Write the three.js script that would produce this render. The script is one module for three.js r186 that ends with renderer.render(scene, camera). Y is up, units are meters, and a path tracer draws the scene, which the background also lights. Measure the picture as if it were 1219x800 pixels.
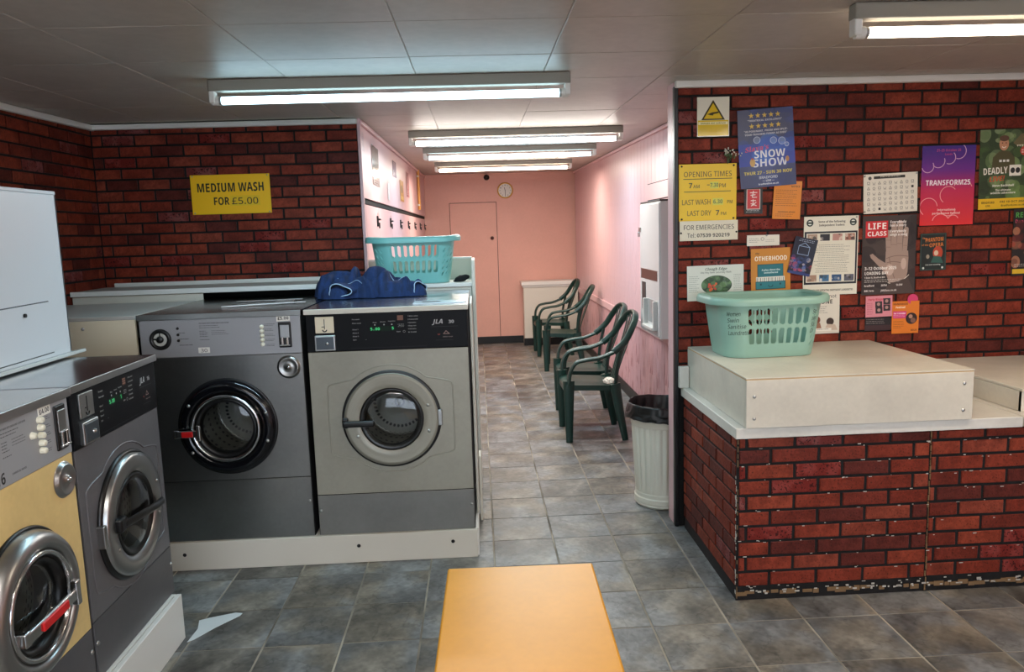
import * as THREE from 'three';
import { RoundedBoxGeometry } from 'three/addons/geometries/RoundedBoxGeometry.js';
import { mergeGeometries, toCreasedNormals } from 'three/addons/utils/BufferGeometryUtils.js';
import { RectAreaLightUniformsLib } from 'three/addons/lights/RectAreaLightUniformsLib.js';

// ------------------------------------------------------------------ camera, sky, exposure
const scene = new THREE.Scene();
RectAreaLightUniformsLib.init();
const renderer = new THREE.WebGLRenderer({ antialias: true });
renderer.toneMapping = THREE.LinearToneMapping;
renderer.toneMappingExposure = 3.0;
renderer.shadowMap.enabled = true;
const camera = new THREE.PerspectiveCamera(47.69, 1219 / 800, 0.05, 60);
{ // basis found from the vanishing points of the aisle and of the tile rows (about 7.8 degrees down, 1.9 degrees of roll)
  const fwd = new THREE.Vector3(0.04076, -0.13601, -0.98987).normalize();
  const right = new THREE.Vector3(0.99848, -0.03112, 0.04539);
  right.addScaledVector(fwd, -right.dot(fwd)).normalize();
  const up = new THREE.Vector3().crossVectors(right, fwd);
  camera.quaternion.setFromRotationMatrix(new THREE.Matrix4().makeBasis(right, up, fwd.clone().negate()));
  camera.position.set(0, 1.55, 0);
}
const SKY = new THREE.Color(1.7, 1.95, 2.3);
scene.background = SKY;                       // overcast daylight outside the shop window behind the camera
scene.backgroundIntensity = 1.0;
const COOL = new THREE.Color(0.54, 0.85, 1.0), WHITE = new THREE.Color(1.0, 0.94, 0.86), WARM = new THREE.Color(1.0, 0.85, 0.68);
const TUBE_GLOW = 3.4, TUBE_LIGHT = 36;

// ------------------------------------------------------------------ helpers
let seed = 12345;
const rnd = () => { seed = (seed * 1664525 + 1013904223) >>> 0; return seed / 4294967296; };
const R = (a, b) => a + (b - a) * rnd();
const V = (x, y, z) => new THREE.Vector3(x, y, z);
const names = {};
function numbered(n) { const k = names[n] = (names[n] ?? -1) + 1; return k ? n + '_' + String(k).padStart(3, '0') : n; }
function shade(o) { o.castShadow = true; o.receiveShadow = true; return o; }
function part(name, geo, mat, parent, pos, rot) {
  const m = shade(new THREE.Mesh(geo, mat)); m.name = name; parent.add(m);
  if (pos) m.position.set(...pos);
  if (rot) m.rotation.set(...rot);
  return m;
}
function thing(name, label, category, pos = [0, 0, 0], turn = 0, group) {
  const g = new THREE.Group(); g.name = numbered(name); scene.add(g);
  g.position.set(...pos); g.rotation.y = turn; g.userData = { label, category };
  if (group) g.userData.group = group;
  return g;
}
function thingMesh(name, label, category, geo, mat, pos = [0, 0, 0], rot, group) {
  const m = part(numbered(name), geo, mat, scene, pos, rot); m.userData = { label, category };
  if (group) m.userData.group = group;
  return m;
}
function struct(name, label, category, pos = [0, 0, 0], turn = 0) {
  const g = thing(name, label, category, pos, turn); g.userData.kind = 'structure'; return g;
}
const mat = (color, o = {}) => new THREE.MeshStandardMaterial({ color, roughness: 0.6, ...o });
const phys = (color, o = {}) => new THREE.MeshPhysicalMaterial({ color, roughness: 0.5, ...o });
const lin = (r, g, b) => new THREE.Color().setRGB(r, g, b);
function uvBox(geo, du = 0, dv = 0, s = 1) { // uv in metres by the facing of each vertex
  const p = geo.attributes.position, n = geo.attributes.normal, uv = new Float32Array(p.count * 2);
  for (let i = 0; i < p.count; i++) {
    const ax = Math.abs(n.getX(i)), ay = Math.abs(n.getY(i)), az = Math.abs(n.getZ(i));
    let u, v;
    if (az >= ax && az >= ay) { u = p.getX(i); v = p.getY(i); } else if (ax >= ay) { u = p.getZ(i); v = p.getY(i); } else { u = p.getX(i); v = p.getZ(i); }
    uv[2 * i] = u * s + du; uv[2 * i + 1] = v * s + dv;
  }
  geo.setAttribute('uv', new THREE.BufferAttribute(uv, 2)); return geo;
}
const rb = (w, h, d, r = 0.004, seg = 2) => uvBox(new RoundedBoxGeometry(w, h, d, seg, Math.min(r, w / 2.01, h / 2.01, d / 2.01)), rnd(), rnd());
const box = (w, h, d) => uvBox(new THREE.BoxGeometry(w, h, d));
const cyl = (r0, r1, h, n = 32, open = false) => new THREE.CylinderGeometry(r0, r1, h, n, 1, open);
const at = (g, x, y, z, rx = 0, ry = 0, rz = 0) => { if (rx) g.rotateX(rx); if (ry) g.rotateY(ry); if (rz) g.rotateZ(rz); g.translate(x, y, z); return g; };
function join(list) { // merge geometries of unlike attributes
  return mergeGeometries(list.map(g => { const h = g.index ? g.toNonIndexed() : g; for (const k of Object.keys(h.attributes)) if (!['position', 'normal', 'uv'].includes(k)) h.deleteAttribute(k); if (!h.attributes.uv) h.setAttribute('uv', new THREE.BufferAttribute(new Float32Array(h.attributes.position.count * 2), 2)); h.morphAttributes = {}; return h; }));
}
function gridGeo(nu, nv, fn, closeU = false) { // smooth surface fn(u, v) -> Vector3
  const pos = [], uv = [], idx = [];
  for (let j = 0; j <= nv; j++) for (let i = 0; i <= nu; i++) { const p = fn(i / nu, j / nv); pos.push(p.x, p.y, p.z); uv.push(i / nu, j / nv); }
  const w = nu + 1;
  for (let j = 0; j < nv; j++) for (let i = 0; i < nu; i++) { const a = j * w + i, b = a + 1, c = a + w, d = c + 1; idx.push(a, b, d, a, d, c); }
  const g = new THREE.BufferGeometry(); g.setAttribute('position', new THREE.Float32BufferAttribute(pos, 3)); g.setAttribute('uv', new THREE.Float32BufferAttribute(uv, 2)); g.setIndex(idx); g.computeVertexNormals();
  if (closeU) { const n = g.attributes.normal; for (let j = 0; j <= nv; j++) { const a = j * w, b = a + nu; const s = V(n.getX(a) + n.getX(b), n.getY(a) + n.getY(b), n.getZ(a) + n.getZ(b)).normalize(); n.setXYZ(a, s.x, s.y, s.z); n.setXYZ(b, s.x, s.y, s.z); } }
  return g;
}
function sweep(pts, rx, ry, ref, n = 24, seg = 10, closed = false) { // flattened section swept along a curve; ref points along the section's rx
  const c = pts.isCurve ? pts : new THREE.CatmullRomCurve3(pts, closed, 'centripetal');
  const fx = typeof rx === 'function' ? rx : () => rx, fy = typeof ry === 'function' ? ry : () => ry;
  const side = gridGeo(seg, n, (u, v) => {
    const p = c.getPointAt(Math.min(v, 1)), t = c.getTangentAt(Math.min(v, 1));
    const a = ref.clone().addScaledVector(t, -ref.dot(t)).normalize(), b = new THREE.Vector3().crossVectors(t, a);
    const th = u * Math.PI * 2;
    return p.clone().addScaledVector(a, Math.cos(th) * fx(v)).addScaledVector(b, Math.sin(th) * fy(v));
  }, true);
  const caps = [];
  if (!closed) for (const v of [0, 1]) {
    const p = c.getPointAt(v), t = c.getTangentAt(v), a = ref.clone().addScaledVector(t, -ref.dot(t)).normalize(), b = new THREE.Vector3().crossVectors(t, a);
    caps.push(gridGeo(seg, 1, (u, w) => { const th = (v ? u : -u) * Math.PI * 2; return p.clone().addScaledVector(a, w * 0 + Math.cos(th) * fx(v) * (1 - w)).addScaledVector(b, Math.sin(th) * fy(v) * (1 - w)); }));
  }
  return join([side, ...caps]);
}
const tube = (pts, r, n = 24, seg = 8, closed = false) => new THREE.TubeGeometry(new THREE.CatmullRomCurve3(pts, closed), n, r, seg, closed);
const lathe = (prof, n = 48) => new THREE.LatheGeometry(prof.map(([x, y]) => new THREE.Vector2(x, y)), n);
const latheZ = (prof, n = 48) => lathe(prof, n).rotateX(Math.PI / 2); // profile (radius, forward)

// noise and textures
const hash = (x, y, s) => { let h = (x * 374761393 + y * 668265263 + s * 974634777) | 0; h = Math.imul(h ^ (h >>> 13), 1274126177); return ((h ^ (h >>> 16)) >>> 0) / 4294967296; };
function vnoise(x, y, per, s) {
  const xi = Math.floor(x), yi = Math.floor(y), fx = x - xi, fy = y - yi, w = t => t * t * (3 - 2 * t), m = a => ((a % per) + per) % per;
  const a = hash(m(xi), m(yi), s), b = hash(m(xi + 1), m(yi), s), c = hash(m(xi), m(yi + 1), s), d = hash(m(xi + 1), m(yi + 1), s), u = w(fx), v = w(fy);
  return a + (b - a) * u + (c - a) * v + (a - b - c + d) * u * v;
}
function fbm(u, v, per, oct, s) { let t = 0, a = 0.5, n = 0; for (let o = 0; o < oct; o++) { t += a * vnoise(u * per, v * per, per, s + o); n += a; a *= 0.5; per *= 2; } return t / n; }
function dataTex(size, fn, srgb = true, rx = 1, ry = 1) {
  const d = new Uint8Array(size * size * 4);
  for (let y = 0; y < size; y++) for (let x = 0; x < size; x++) { const c = fn(x / size, y / size), i = 4 * (y * size + x); d[i] = c[0]; d[i + 1] = c[1]; d[i + 2] = c[2]; d[i + 3] = 255; }
  const t = new THREE.DataTexture(d, size, size); t.magFilter = THREE.LinearFilter; t.minFilter = THREE.LinearMipmapLinearFilter; t.generateMipmaps = true;
  t.wrapS = t.wrapT = THREE.RepeatWrapping; t.repeat.set(rx, ry); if (srgb) t.colorSpace = THREE.SRGBColorSpace; t.needsUpdate = true; return t;
}
const cl = v => Math.max(0, Math.min(255, v)), mix = (a, b, t) => a + (b - a) * t, sst = (a, b, x) => { const t = Math.max(0, Math.min(1, (x - a) / (b - a))); return t * t * (3 - 2 * t); };
function canvasTex(w, h, draw) {
  const c = document.createElement('canvas'); c.width = w; c.height = h; const g = c.getContext('2d'); draw(g, w, h);
  const t = new THREE.CanvasTexture(c); t.colorSpace = THREE.SRGBColorSpace; return t;
}
function T(g, s, x, y, size, color, o = {}) { // one line of lettering, squeezed to o.w when given
  g.save(); g.font = `${o.style ?? 'bold'} ${size}px ${o.font ?? 'sans-serif'}`; g.fillStyle = color; g.textBaseline = 'middle'; g.textAlign = 'left';
  const m = g.measureText(s).width, k = o.w ? o.w / m : (o.k ?? 1); g.translate(x, y); if (o.rot) g.rotate(o.rot);
  const al = o.align ?? 'center'; g.scale(k, 1); g.fillText(s, al === 'center' ? -m / 2 : al === 'right' ? -m : 0, 0); g.restore();
}
function greek(g, x0, x1, y, rows, step, color, size = 5, ctr = true) { // lines of small print too small to read
  for (let i = 0; i < rows; i++) { let x = x0 + (ctr ? R(0, 0.18) * (x1 - x0) : 0); const e = x1 - (ctr ? R(0, 0.18) : R(0, 0.3)) * (x1 - x0); g.fillStyle = color; while (x < e) { const w = R(0.6, 2.4) * size; g.fillRect(x, y + i * step, Math.min(w, e - x), size * 0.42); x += w + size * 0.5; } }
}

// ------------------------------------------------------------------ shared materials
const brickTex = dataTex(512, (u, v) => {
  const f = fbm(u, v, 10, 5, 3), g = fbm(u, v, 60, 3, 9), pit = fbm(u, v, 90, 2, 17) > 0.78 ? 0.7 : 1, l = (0.66 + 0.34 * f + 0.22 * (g - 0.5)) * pit * 255;
  return [cl(l), cl(l * (0.96 + 0.1 * f)), cl(l * (0.94 + 0.14 * f))];
}, true, 2.2, 2.2);
const bloomTex = dataTex(512, (u, v) => { // pale mineral bloom scuffed over the face
  const f = fbm(u, v, 9, 5, 31), g = fbm(u, v, 70, 3, 40), b = sst(0.42, 0.66, f) * (0.5 + 0.5 * g), pit = g > 0.66 ? 0.55 : 1;
  return [cl(mix(205, 255, b) * pit), cl(mix(150, 250, b) * pit), cl(mix(140, 250, b) * pit)];
}, true, 2.2, 2.2);
const brickBump = dataTex(512, (u, v) => { const l = 255 * (0.5 * fbm(u, v, 24, 4, 5) + 0.5 * fbm(u, v, 80, 2, 8)); return [l, l, l]; }, false, 2.2, 2.2);
const brickMats = [[0.29, 0.042, 0.019], [0.255, 0.035, 0.016], [0.325, 0.052, 0.023], [0.215, 0.031, 0.016], [0.14, 0.023, 0.015], [0.30, 0.054, 0.027]]
  .map(c => phys(lin(...c), { map: brickTex, bumpMap: brickBump, bumpScale: 0.002, roughness: 0.6, specularIntensity: 0.45 }));
const paleBrickMats = [[0.25, 0.090, 0.085], [0.25, 0.05, 0.04]].map(c => phys(lin(...c), { map: bloomTex, bumpMap: brickBump, bumpScale: 0.002, roughness: 0.7, specularIntensity: 0.4 }));
const mortarTex = dataTex(256, (u, v) => { const l = 40 + 60 * fbm(u, v, 16, 4, 71); return [l, l * 0.93, l * 0.9]; }, true, 3, 3);
const M = {
  mortar: mat(lin(0.075, 0.066, 0.064), { map: mortarTex, roughness: 0.85 }),
  white: mat('#e3e2dc', { roughness: 0.45 }), whiteGloss: mat('#d6dbdf', { roughness: 0.3 }), cream: mat('#ece3c8', { roughness: 0.5 }), offwhite: mat('#d9d5c8', { roughness: 0.55 }),
  black: mat('#0c0c0d', { roughness: 0.4 }), blackMatt: mat('#0b0b0b', { roughness: 0.8 }), rubber: mat('#0a0a0b', { roughness: 0.35 }),
  chrome: mat('#c9c9c9', { metalness: 1, roughness: 0.16 }), steel: mat('#a9a9a8', { metalness: 1, roughness: 0.32 }), screw: mat('#b5b5b2', { metalness: 1, roughness: 0.3 }),
  fitting: mat('#8d897f', { roughness: 0.5 }),
  red: mat('#c3181c', { roughness: 0.35 }), gap: mat('#050505', { roughness: 0.9 }), wood: mat('#a9804d', { roughness: 0.8 }),
};

// ------------------------------------------------------------------ the setting
const ceilY = z => 2.243 + 0.0145 * (-z - 3.76);
function chamferBlock(w, h, d, ch, jit, s) { // block with its front (z = 0) edges chamfered, open at the back: 18 triangles
  const j = k => (hash(k, s, 77) - 0.5) * 2 * jit, x = w / 2, y = h / 2;
  const back = [[-x, -y, -d], [x, -y, -d], [x, y, -d], [-x, y, -d]];
  const rim = [[-x + j(1), -y + j(2), -ch], [x + j(3), -y + j(4), -ch], [x + j(5), y + j(6), -ch], [-x + j(7), y + j(8), -ch]];
  const fr = rim.map(([a, b], i) => [a - Math.sign(a) * (ch + Math.abs(j(20 + i))), b - Math.sign(b) * (ch + Math.abs(j(30 + i))), 0]);
  const pos = [], quad = (a, b, c, e) => pos.push(...a, ...b, ...c, ...a, ...c, ...e);
  for (let i = 0; i < 4; i++) { const k = (i + 1) % 4; quad(back[i], back[k], rim[k], rim[i]); quad(rim[i], rim[k], fr[k], fr[i]); }
  quad(fr[0], fr[1], fr[2], fr[3]);
  const g = new THREE.BufferGeometry(); g.setAttribute('position', new THREE.Float32BufferAttribute(pos, 3)); g.computeVertexNormals();
  return uvBox(g, hash(s, 1, 5) * 3, hash(s, 2, 5) * 3);
}
const brickCache = {};
function brickGeo(w, h, v) { const k = `${w.toFixed(3)}_${h.toFixed(3)}_${v}`; return brickCache[k] ??= chamferBlock(w, h, 0.012, 0.0022, 0.0011, v + Math.round(w * 1000) + Math.round(h * 300)); }
function bricks(parent, u0, u1, v0, v1, o) {
  const pitch = o.pitch ?? 0.1905, course = o.course ?? 0.0657, jt = o.joint ?? 0.0115, pale = o.pale ?? 0.12;
  const k0 = Math.floor((v0 - o.v) / course), k1 = Math.ceil((v1 - o.v) / course);
  for (let k = k0; k < k1; k++) {
    const b = Math.max(v0, o.v + k * course + jt / 2), t = Math.min(v1, o.v + (k + 1) * course - jt / 2); if (t - b < 0.012) continue;
    const sh = o.u + (((k % 2) + 2) % 2 ? pitch / 2 : 0), n0 = Math.floor((u0 - sh) / pitch), n1 = Math.ceil((u1 - sh) / pitch);
    for (let n = n0; n < n1; n++) {
      const l = Math.max(u0, sh + n * pitch + jt / 2), r = Math.min(u1, sh + (n + 1) * pitch - jt / 2); if (r - l < 0.007) continue;
      const q = rnd(), m = q < pale ? paleBrickMats[Math.floor(rnd() * 2)] : brickMats[Math.floor(rnd() * brickMats.length)];
      part('brick', brickGeo(r - l, t - b, Math.floor(rnd() * 4)), m, parent, [(l + r) / 2, (b + t) / 2, R(-0.0012, 0.0008)], [0, 0, R(-0.004, 0.004)]);
    }
  }
}
const slabIn = (x0, x1, y0, y1, z0, z1) => uvBox(new THREE.BoxGeometry(x1 - x0, y1 - y0, z1 - z0)).translate((x0 + x1) / 2, (y0 + y1) / 2, (z0 + z1) / 2);

{ // brick walls; bricks only where the photograph shows them, the bedding runs on behind machines and counter
  const wl = struct('wall_left', 'dark red brick side wall behind the tall white riser box', 'wall', [-2.29, 0, -4.78], Math.PI / 2);
  part('mortar_bed', slabIn(-7.3, 0.12, -0.1, 2.6, -0.15, -0.007), M.mortar, wl);
  bricks(wl, -3.1, 0, 1.18, ceilY(-4.78) - 0.012, { u: 0.03, v: 2.195, pale: 0.06 });
  const wr = struct('wall_rear', 'dark red brick wall with yellow wash price sign above the machines', 'wall', [0, 0, -4.78]);
  part('mortar_bed', slabIn(-2.4, -0.705, -0.1, 2.6, -0.15, -0.007), M.mortar, wr);
  bricks(wr, -2.285, -0.708, 1.2, ceilY(-4.78) - 0.01, { u: -0.99, v: 2.195, pale: 0.17 });
  const wn = struct('wall_right', 'red brick wall covered with posters and notices above the counter', 'wall', [0, 0, -3.76]);
  part('mortar_bed', slabIn(0.985, 3.4, -0.1, 2.6, -0.12, -0.007), M.mortar, wn);
  bricks(wn, 0.995, 3.295, 0.73, ceilY(-3.76) - 0.012, { u: 1.16, v: 2.173, pale: 0.06 });
}
const pinkTex = dataTex(512, (u, v) => { const f = fbm(u, v, 3, 4, 101), g = fbm(u, v, 60, 3, 107), l = 238 + 12 * f + 6 * (g - 0.5); return [cl(l), cl(l * 0.995), cl(l * 0.99)]; }, true, 1, 1);
const streakTex = dataTex(512, (u, v) => { // damp run marks down the boards
  const s = fbm(u, v * 0.12, 40, 4, 131), f = fbm(u, v, 12, 4, 137), d = sst(0.58, 0.78, s) * sst(0.35, 0.7, f), l = 246 - 10 * f;
  return [cl(mix(l, 150, d)), cl(mix(l, 100, d)), cl(mix(l, 95, d))];
}, true, 1, 1);
M.pink = mat('#ecb5a5', { map: pinkTex, roughness: 0.5 });
M.pinkCool = mat('#e2bcc0', { map: pinkTex, roughness: 0.42 });
M.pinkStreak = mat('#d9acb0', { map: streakTex, roughness: 0.5 });
{
  const wb = struct('wall_back', 'plain salmon pink end wall with clock and flush door', 'wall', [0, 0, -10.6]);
  part('plaster', slabIn(-1.4, 1.6, -0.1, 2.6, -0.12, 0), M.pink, wb);
  const wd = struct('door_1', 'flush salmon pink door in the end wall', 'door', [-0.045, 0, -10.6]);
  part('door_gap', slabIn(-0.325, 0.325, 0, 1.962, -0.002, 0.0015), M.gap, wd);
  const leaf = part('door_leaf', slabIn(-0.318, 0.318, 0.008, 1.955, 0, 0.012), M.pink, wd);
  part('door_knob', at(latheZ([[0, 0.03], [0.018, 0.028], [0.024, 0.016], [0.012, 0.004], [0.02, 0]], 20), 0.25, 1.47, 0.012), mat('#4a2320', { roughness: 0.35 }), leaf);
  // passage wall in vertical tongue-and-groove boards, with a rail at dado height
  const wp = struct('wall_passage_right', 'pale pink boarded wall beside the row of plastic chairs', 'wall', [1.36, 0, -3.88], -Math.PI / 2);
  part('backing', slabIn(-6.8, 0, -0.1, 2.6, -0.14, -0.008), M.gap, wp);
  const bw = 0.128, up = ceilY(-8) + 0.06;
  const upper = uvBox(chamferBlock(bw - 0.003, up - 0.76, 0.01, 0.003, 0, 1), 0, 0, 0.8), lower = uvBox(chamferBlock(bw - 0.003, 0.755, 0.01, 0.003, 0, 1), 0, 0, 0.8);
  const lowers = [0, 1, 2, 3].map(i => { const g = lower.clone(); return uvBox(g, i * 0.23, i * 0.11, 0.9); });
  for (let i = 0; i < 52; i++) {
    const u = -bw * (i + 0.5);
    part('board', upper, M.pinkCool, wp, [u, 0.76 + (up - 0.76) / 2, 0]);
    part('board', lowers[i % 4], M.pinkStreak, wp, [u, 0.378, 0]);
  }
  const dado = struct('trim_1', 'pink rail running along the boarded passage wall', 'rail', [1.36, 0.742, -7.2]);
  part('rail', rb(0.018, 0.07, 6.4, 0.006), M.pinkCool, dado, [-0.009, 0, -0.15]);
  const bb = struct('baseboard_right', 'black skirting strip along the boarded passage wall', 'skirting', [1.36, 0, -7.2]);
  part('strip', rb(0.016, 0.1, 6.6, 0.004), M.black, bb, [-0.008, 0.05, 0]);
  const b2 = struct('baseboard_back', 'black skirting strip at the foot of the salmon end wall', 'skirting', [0, 0, -10.6]);
  part('strip', rb(2.05, 0.1, 0.016, 0.004), M.black, b2, [0.33, 0.05, 0.02]);
  const ac = struct('trim_2', 'thin pink access panel outlined on the boarded wall above the dispenser', 'panel', [1.36, 1.82, -5.72]);
  part('access_panel', rb(0.008, 0.12, 0.66, 0.002), M.pinkCool, ac, [-0.003, 0, 0]);
  part('panel_gap', box(0.003, 0.132, 0.672), M.gap, ac, [-0.0005, 0, 0]);
  // opposite wall of the passage: flat pink boarding above the locker fronts
  const wq = struct('wall_passage_left', 'smooth pink wall with small posters above the locker doors', 'wall', [-0.7, 0, -4.78], Math.PI / 2);
  part('panelling', slabIn(0.02, 5.9, 1.79, 2.6, -0.12, 0), M.pinkCool, wq);
  part('recess', slabIn(0.16, 5.9, -0.1, 1.795, -0.62, -0.5), M.gap, wq);
  const tg = struct('trim_9', 'black groove running above the pink lockers', 'trim', [-0.7, 0, -4.78], Math.PI / 2);
  part('black_groove', slabIn(0.03, 5.8, 1.757, 1.789, -0.04, -0.012), M.gap, tg);
  const tf = struct('trim_10', 'pink filler strip between the brick end and the first locker', 'trim', [-0.7, 0, -4.78], Math.PI / 2);
  part('filler', slabIn(0.03, 0.157, 0, 1.75, -0.03, -0.001), M.pinkCool, tf);
  part('corner_bead', rb(0.03, 1.35, 0.02, 0.006), M.pinkCool, wq, [0.012, 1.6, 0.004]);
  for (const [nm, lb, x, z0, z1, tx] of [['trim_3', 'pink bead where the locker wall meets the ceiling', -0.7, -4.79, -10.58, 0.012], ['trim_4', 'pink bead where the boarded wall meets the ceiling', 1.36, -3.9, -10.58, -0.012]]) {
    const t = struct(nm, lb, 'trim', [x, 0, 0]);
    const L = z0 - z1, m = part('bead', rb(0.024, 0.028, L, 0.008), M.pinkCool, t, [tx, (ceilY(z0) + ceilY(z1)) / 2 - 0.016, (z0 + z1) / 2], [0.0145, 0, 0]);
  }
  const side = struct('wall_side', 'plain pink side wall beyond the counter', 'wall');
  part('plaster', slabIn(3.3, 3.42, -0.1, 2.6, -3.9, 2.5), M.pinkCool, side);
  // white beads under the ceiling along the brick
  const bead = (nm, lb, geo, p, r) => { const t = struct(nm, lb, 'trim'); part('bead', geo, M.white, t, p, r); };
  bead('trim_5', 'white ceiling bead over the brick side wall', rb(0.03, 0.034, 6.9, 0.008), [-2.276, ceilY(-1.35) - 0.018, -1.35], [0.0145, 0, 0]);
  bead('trim_6', 'white ceiling bead over the brick wall with the yellow price sign', rb(1.6, 0.032, 0.03, 0.008), [-1.5, ceilY(-4.77) - 0.017, -4.766]);
  bead('trim_7', 'cream ceiling bead over the poster wall', rb(2.34, 0.034, 0.03, 0.008), [2.145, ceilY(-3.75) - 0.017, -3.744]);
  const ed = struct('trim_8', 'black upright edging strip on the end of the poster wall', 'trim');
  part('strip', rb(0.02, 2.22, 0.036, 0.004), M.black, ed, [0.984, 1.11, -3.768]);
  part('pink_end', slabIn(0.979, 0.986, 0, 2.26, -3.9, -3.787), M.pinkCool, ed);
  part('pink_return', slabIn(0.99, 1.5, 0, 2.6, -3.9, -3.882), M.pinkCool, ed);
}
// floor of slate-look tiles
const slate = (sd, warm) => dataTex(512, (u, v) => {
  const f = fbm(u, v, 3, 6, sd), g = fbm(u + 0.03 * fbm(u, v, 8, 3, sd + 7), v, 7, 5, sd + 20), h = fbm(u, v, 40, 3, sd + 40), cr = 1 - sst(0, 0.025, Math.abs(fbm(u, v, 6, 5, sd + 60) - 0.5));
  const l = 74 + 62 * f + 74 * (g - 0.5) + 40 * (h - 0.5) - 16 * cr, w = sst(0.38, 0.66, fbm(u, v, 4, 4, sd + 80)) * warm;
  return [cl(l * mix(0.985, 1.05, w)), cl(l * mix(1.0, 1.0, w)), cl(l * mix(1.0, 0.91, w))];
}, true, 1.35, 1.35);
const slateBump = dataTex(512, (u, v) => { const l = 255 * (0.65 * fbm(u, v, 9, 5, 211) + 0.35 * fbm(u, v, 40, 3, 217)); return [l, l, l]; }, false, 1.35, 1.35);
const tileMats = [[301, 0.9], [341, 0.7], [391, 1.2]].map(([s, w]) => mat('#ffffff', { map: slate(s, w), bumpMap: slateBump, bumpScale: 0.003, roughness: 0.42 }));
{
  const fl = struct('floor', 'grey slate-look tiled floor with pale grout lines', 'floor');
  const grout = dataTex(256, (u, v) => { const l = 70 + 150 * fbm(u, v, 5, 4, 401); return [l, l * 0.95, l * 0.86]; }, true, 1, 1);
  part('screed', slabIn(-2.4, 3.4, -0.12, -0.0025, -10.7, 2.5), mat('#ffffff', { map: grout, roughness: 0.9 }), fl);
  const P = 0.302, geos = []; for (let i = 0; i < 12; i++) geos.push(uvBox(chamferBlock(P - 0.0078, P - 0.005, 0.01, 0.0014, 0.0004, i + 50).rotateX(-Math.PI / 2), i * 0.37, i * 0.53));
  const rest = [];
  for (let i = -8; i < 12; i++) for (let k = -36; k < 9; k++) {
    const x = 0.025 + (i + 0.5) * P, z = -2.771 + (k + 0.5) * P;
    if (x < -2.25 || x > 3.28 || z > 2.35 || z < -10.58) continue;
    if (z < -4.8 && (x < -0.7 || x > 1.5)) continue;
    if (z < -3.75 && x > 1.5) continue;
    const g = geos[Math.floor(rnd() * 12)], m = tileMats[Math.floor(rnd() * 3)];
    const hid = x < -1.36 || (x < -0.2 && z < -3.66) || (x > 1.15 && z < -3.1) || z > -1.25 || x > 2.75;
    if (hid) rest.push(g.clone().translate(x, 0, z)); else part('tile', g, m, fl, [x, R(-0.0004, 0.0004), z]);
  }
  const r = part('floor_tiles', mergeGeometries(rest), tileMats[1], fl); r.userData.kind = 'stuff';
}
// ceiling of painted boards
{
  const ce = struct('ceiling', 'grey-white ceiling of square painted boards', 'ceiling', [0, 2.243, -3.76]); ce.rotation.x = 0.0145;
  const ct = dataTex(512, (u, v) => { const l = 214 + 26 * fbm(u, v, 5, 5, 501) + 12 * (fbm(u, v, 50, 2, 511) - 0.5); return [cl(l), cl(l * 0.975), cl(l * 0.95)]; }, true, 0.8, 0.8);
  M.ceil = mat(lin(0.62, 0.60, 0.57), { map: ct, roughness: 0.42 });
  part('deck', slabIn(-2.5, 3.5, 0.006, 0.12, -7.2, 6.4), M.offwhite, ce);
  const PX = 0.555, PZ = 0.53, gs = [0, 1, 2, 3].map(i => uvBox(chamferBlock(PX - 0.003, PZ - 0.003, 0.012, 0.002, 0.0003, i + 90).rotateX(Math.PI / 2), i * 0.31, i * 0.17)), rest = [];
  for (let i = -4; i < 7; i++) for (let k = -16; k < 10; k++) {
    const x = -0.24 + (i + 0.5) * PX, z = -3.08 + 3.76 + (k + 0.5) * PZ, wz = z - 3.76;
    if (wz < -4.9 && (x < -0.9 || x > 1.6)) continue;
    if (wz < -10.6 || wz > 2.4 || (wz < -3.9 && x > 1.6)) continue;
    const g = gs[Math.floor(rnd() * 4)];
    if (wz > -1.7) rest.push(g.clone().translate(x, 0, z)); else part('ceiling_panel', g, M.ceil, ce, [x, R(-0.0008, 0.0008), z]);
  }
  const r = part('ceiling_panels', mergeGeometries(rest), M.ceil, ce); r.userData.kind = 'stuff';
}
// shop front behind the camera: its daylight reaches the fronts of the machines
{
  const wf = struct('wall_front', 'white shop front wall around the street window', 'wall', [0, 0, 2.4]);
  for (const [a, b, c, d] of [[-2.4, 3.4, -0.1, 0.55], [-2.4, 3.4, 2.05, 2.6], [-2.4, -1.7, 0.55, 2.05], [2.7, 3.4, 0.55, 2.05]]) part('masonry', slabIn(a, b, c, d, 0, 0.14), M.offwhite, wf);
  const w1 = struct('window_1', 'wide street window of the shop front', 'window', [0, 0, 2.4]);
  for (const x of [-1.7, -0.235, 1.235, 2.7]) part('mullion', rb(0.06, 1.5, 0.07, 0.006), M.white, w1, [x, 1.3, 0.06]);
  for (const y of [0.56, 2.04]) part('rail', rb(4.4, 0.05, 0.07, 0.006), M.white, w1, [0.5, y, 0.06]);
  const glass = phys('#ffffff', { transmission: 1, thickness: 0, roughness: 0.02, ior: 1.5 });
  for (const x of [-0.967, 0.5, 1.967]) part('pane', box(1.42, 1.44, 0.006), glass, w1, [x, 1.3, 0.06]);
  const pv = struct('pavement', 'grey street paving outside the shop window', 'pavement');
  part('slab', slabIn(-8, 8, -0.25, -0.1, 2.55, 12), mat('#77746f', { roughness: 0.9 }), pv);
}
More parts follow.
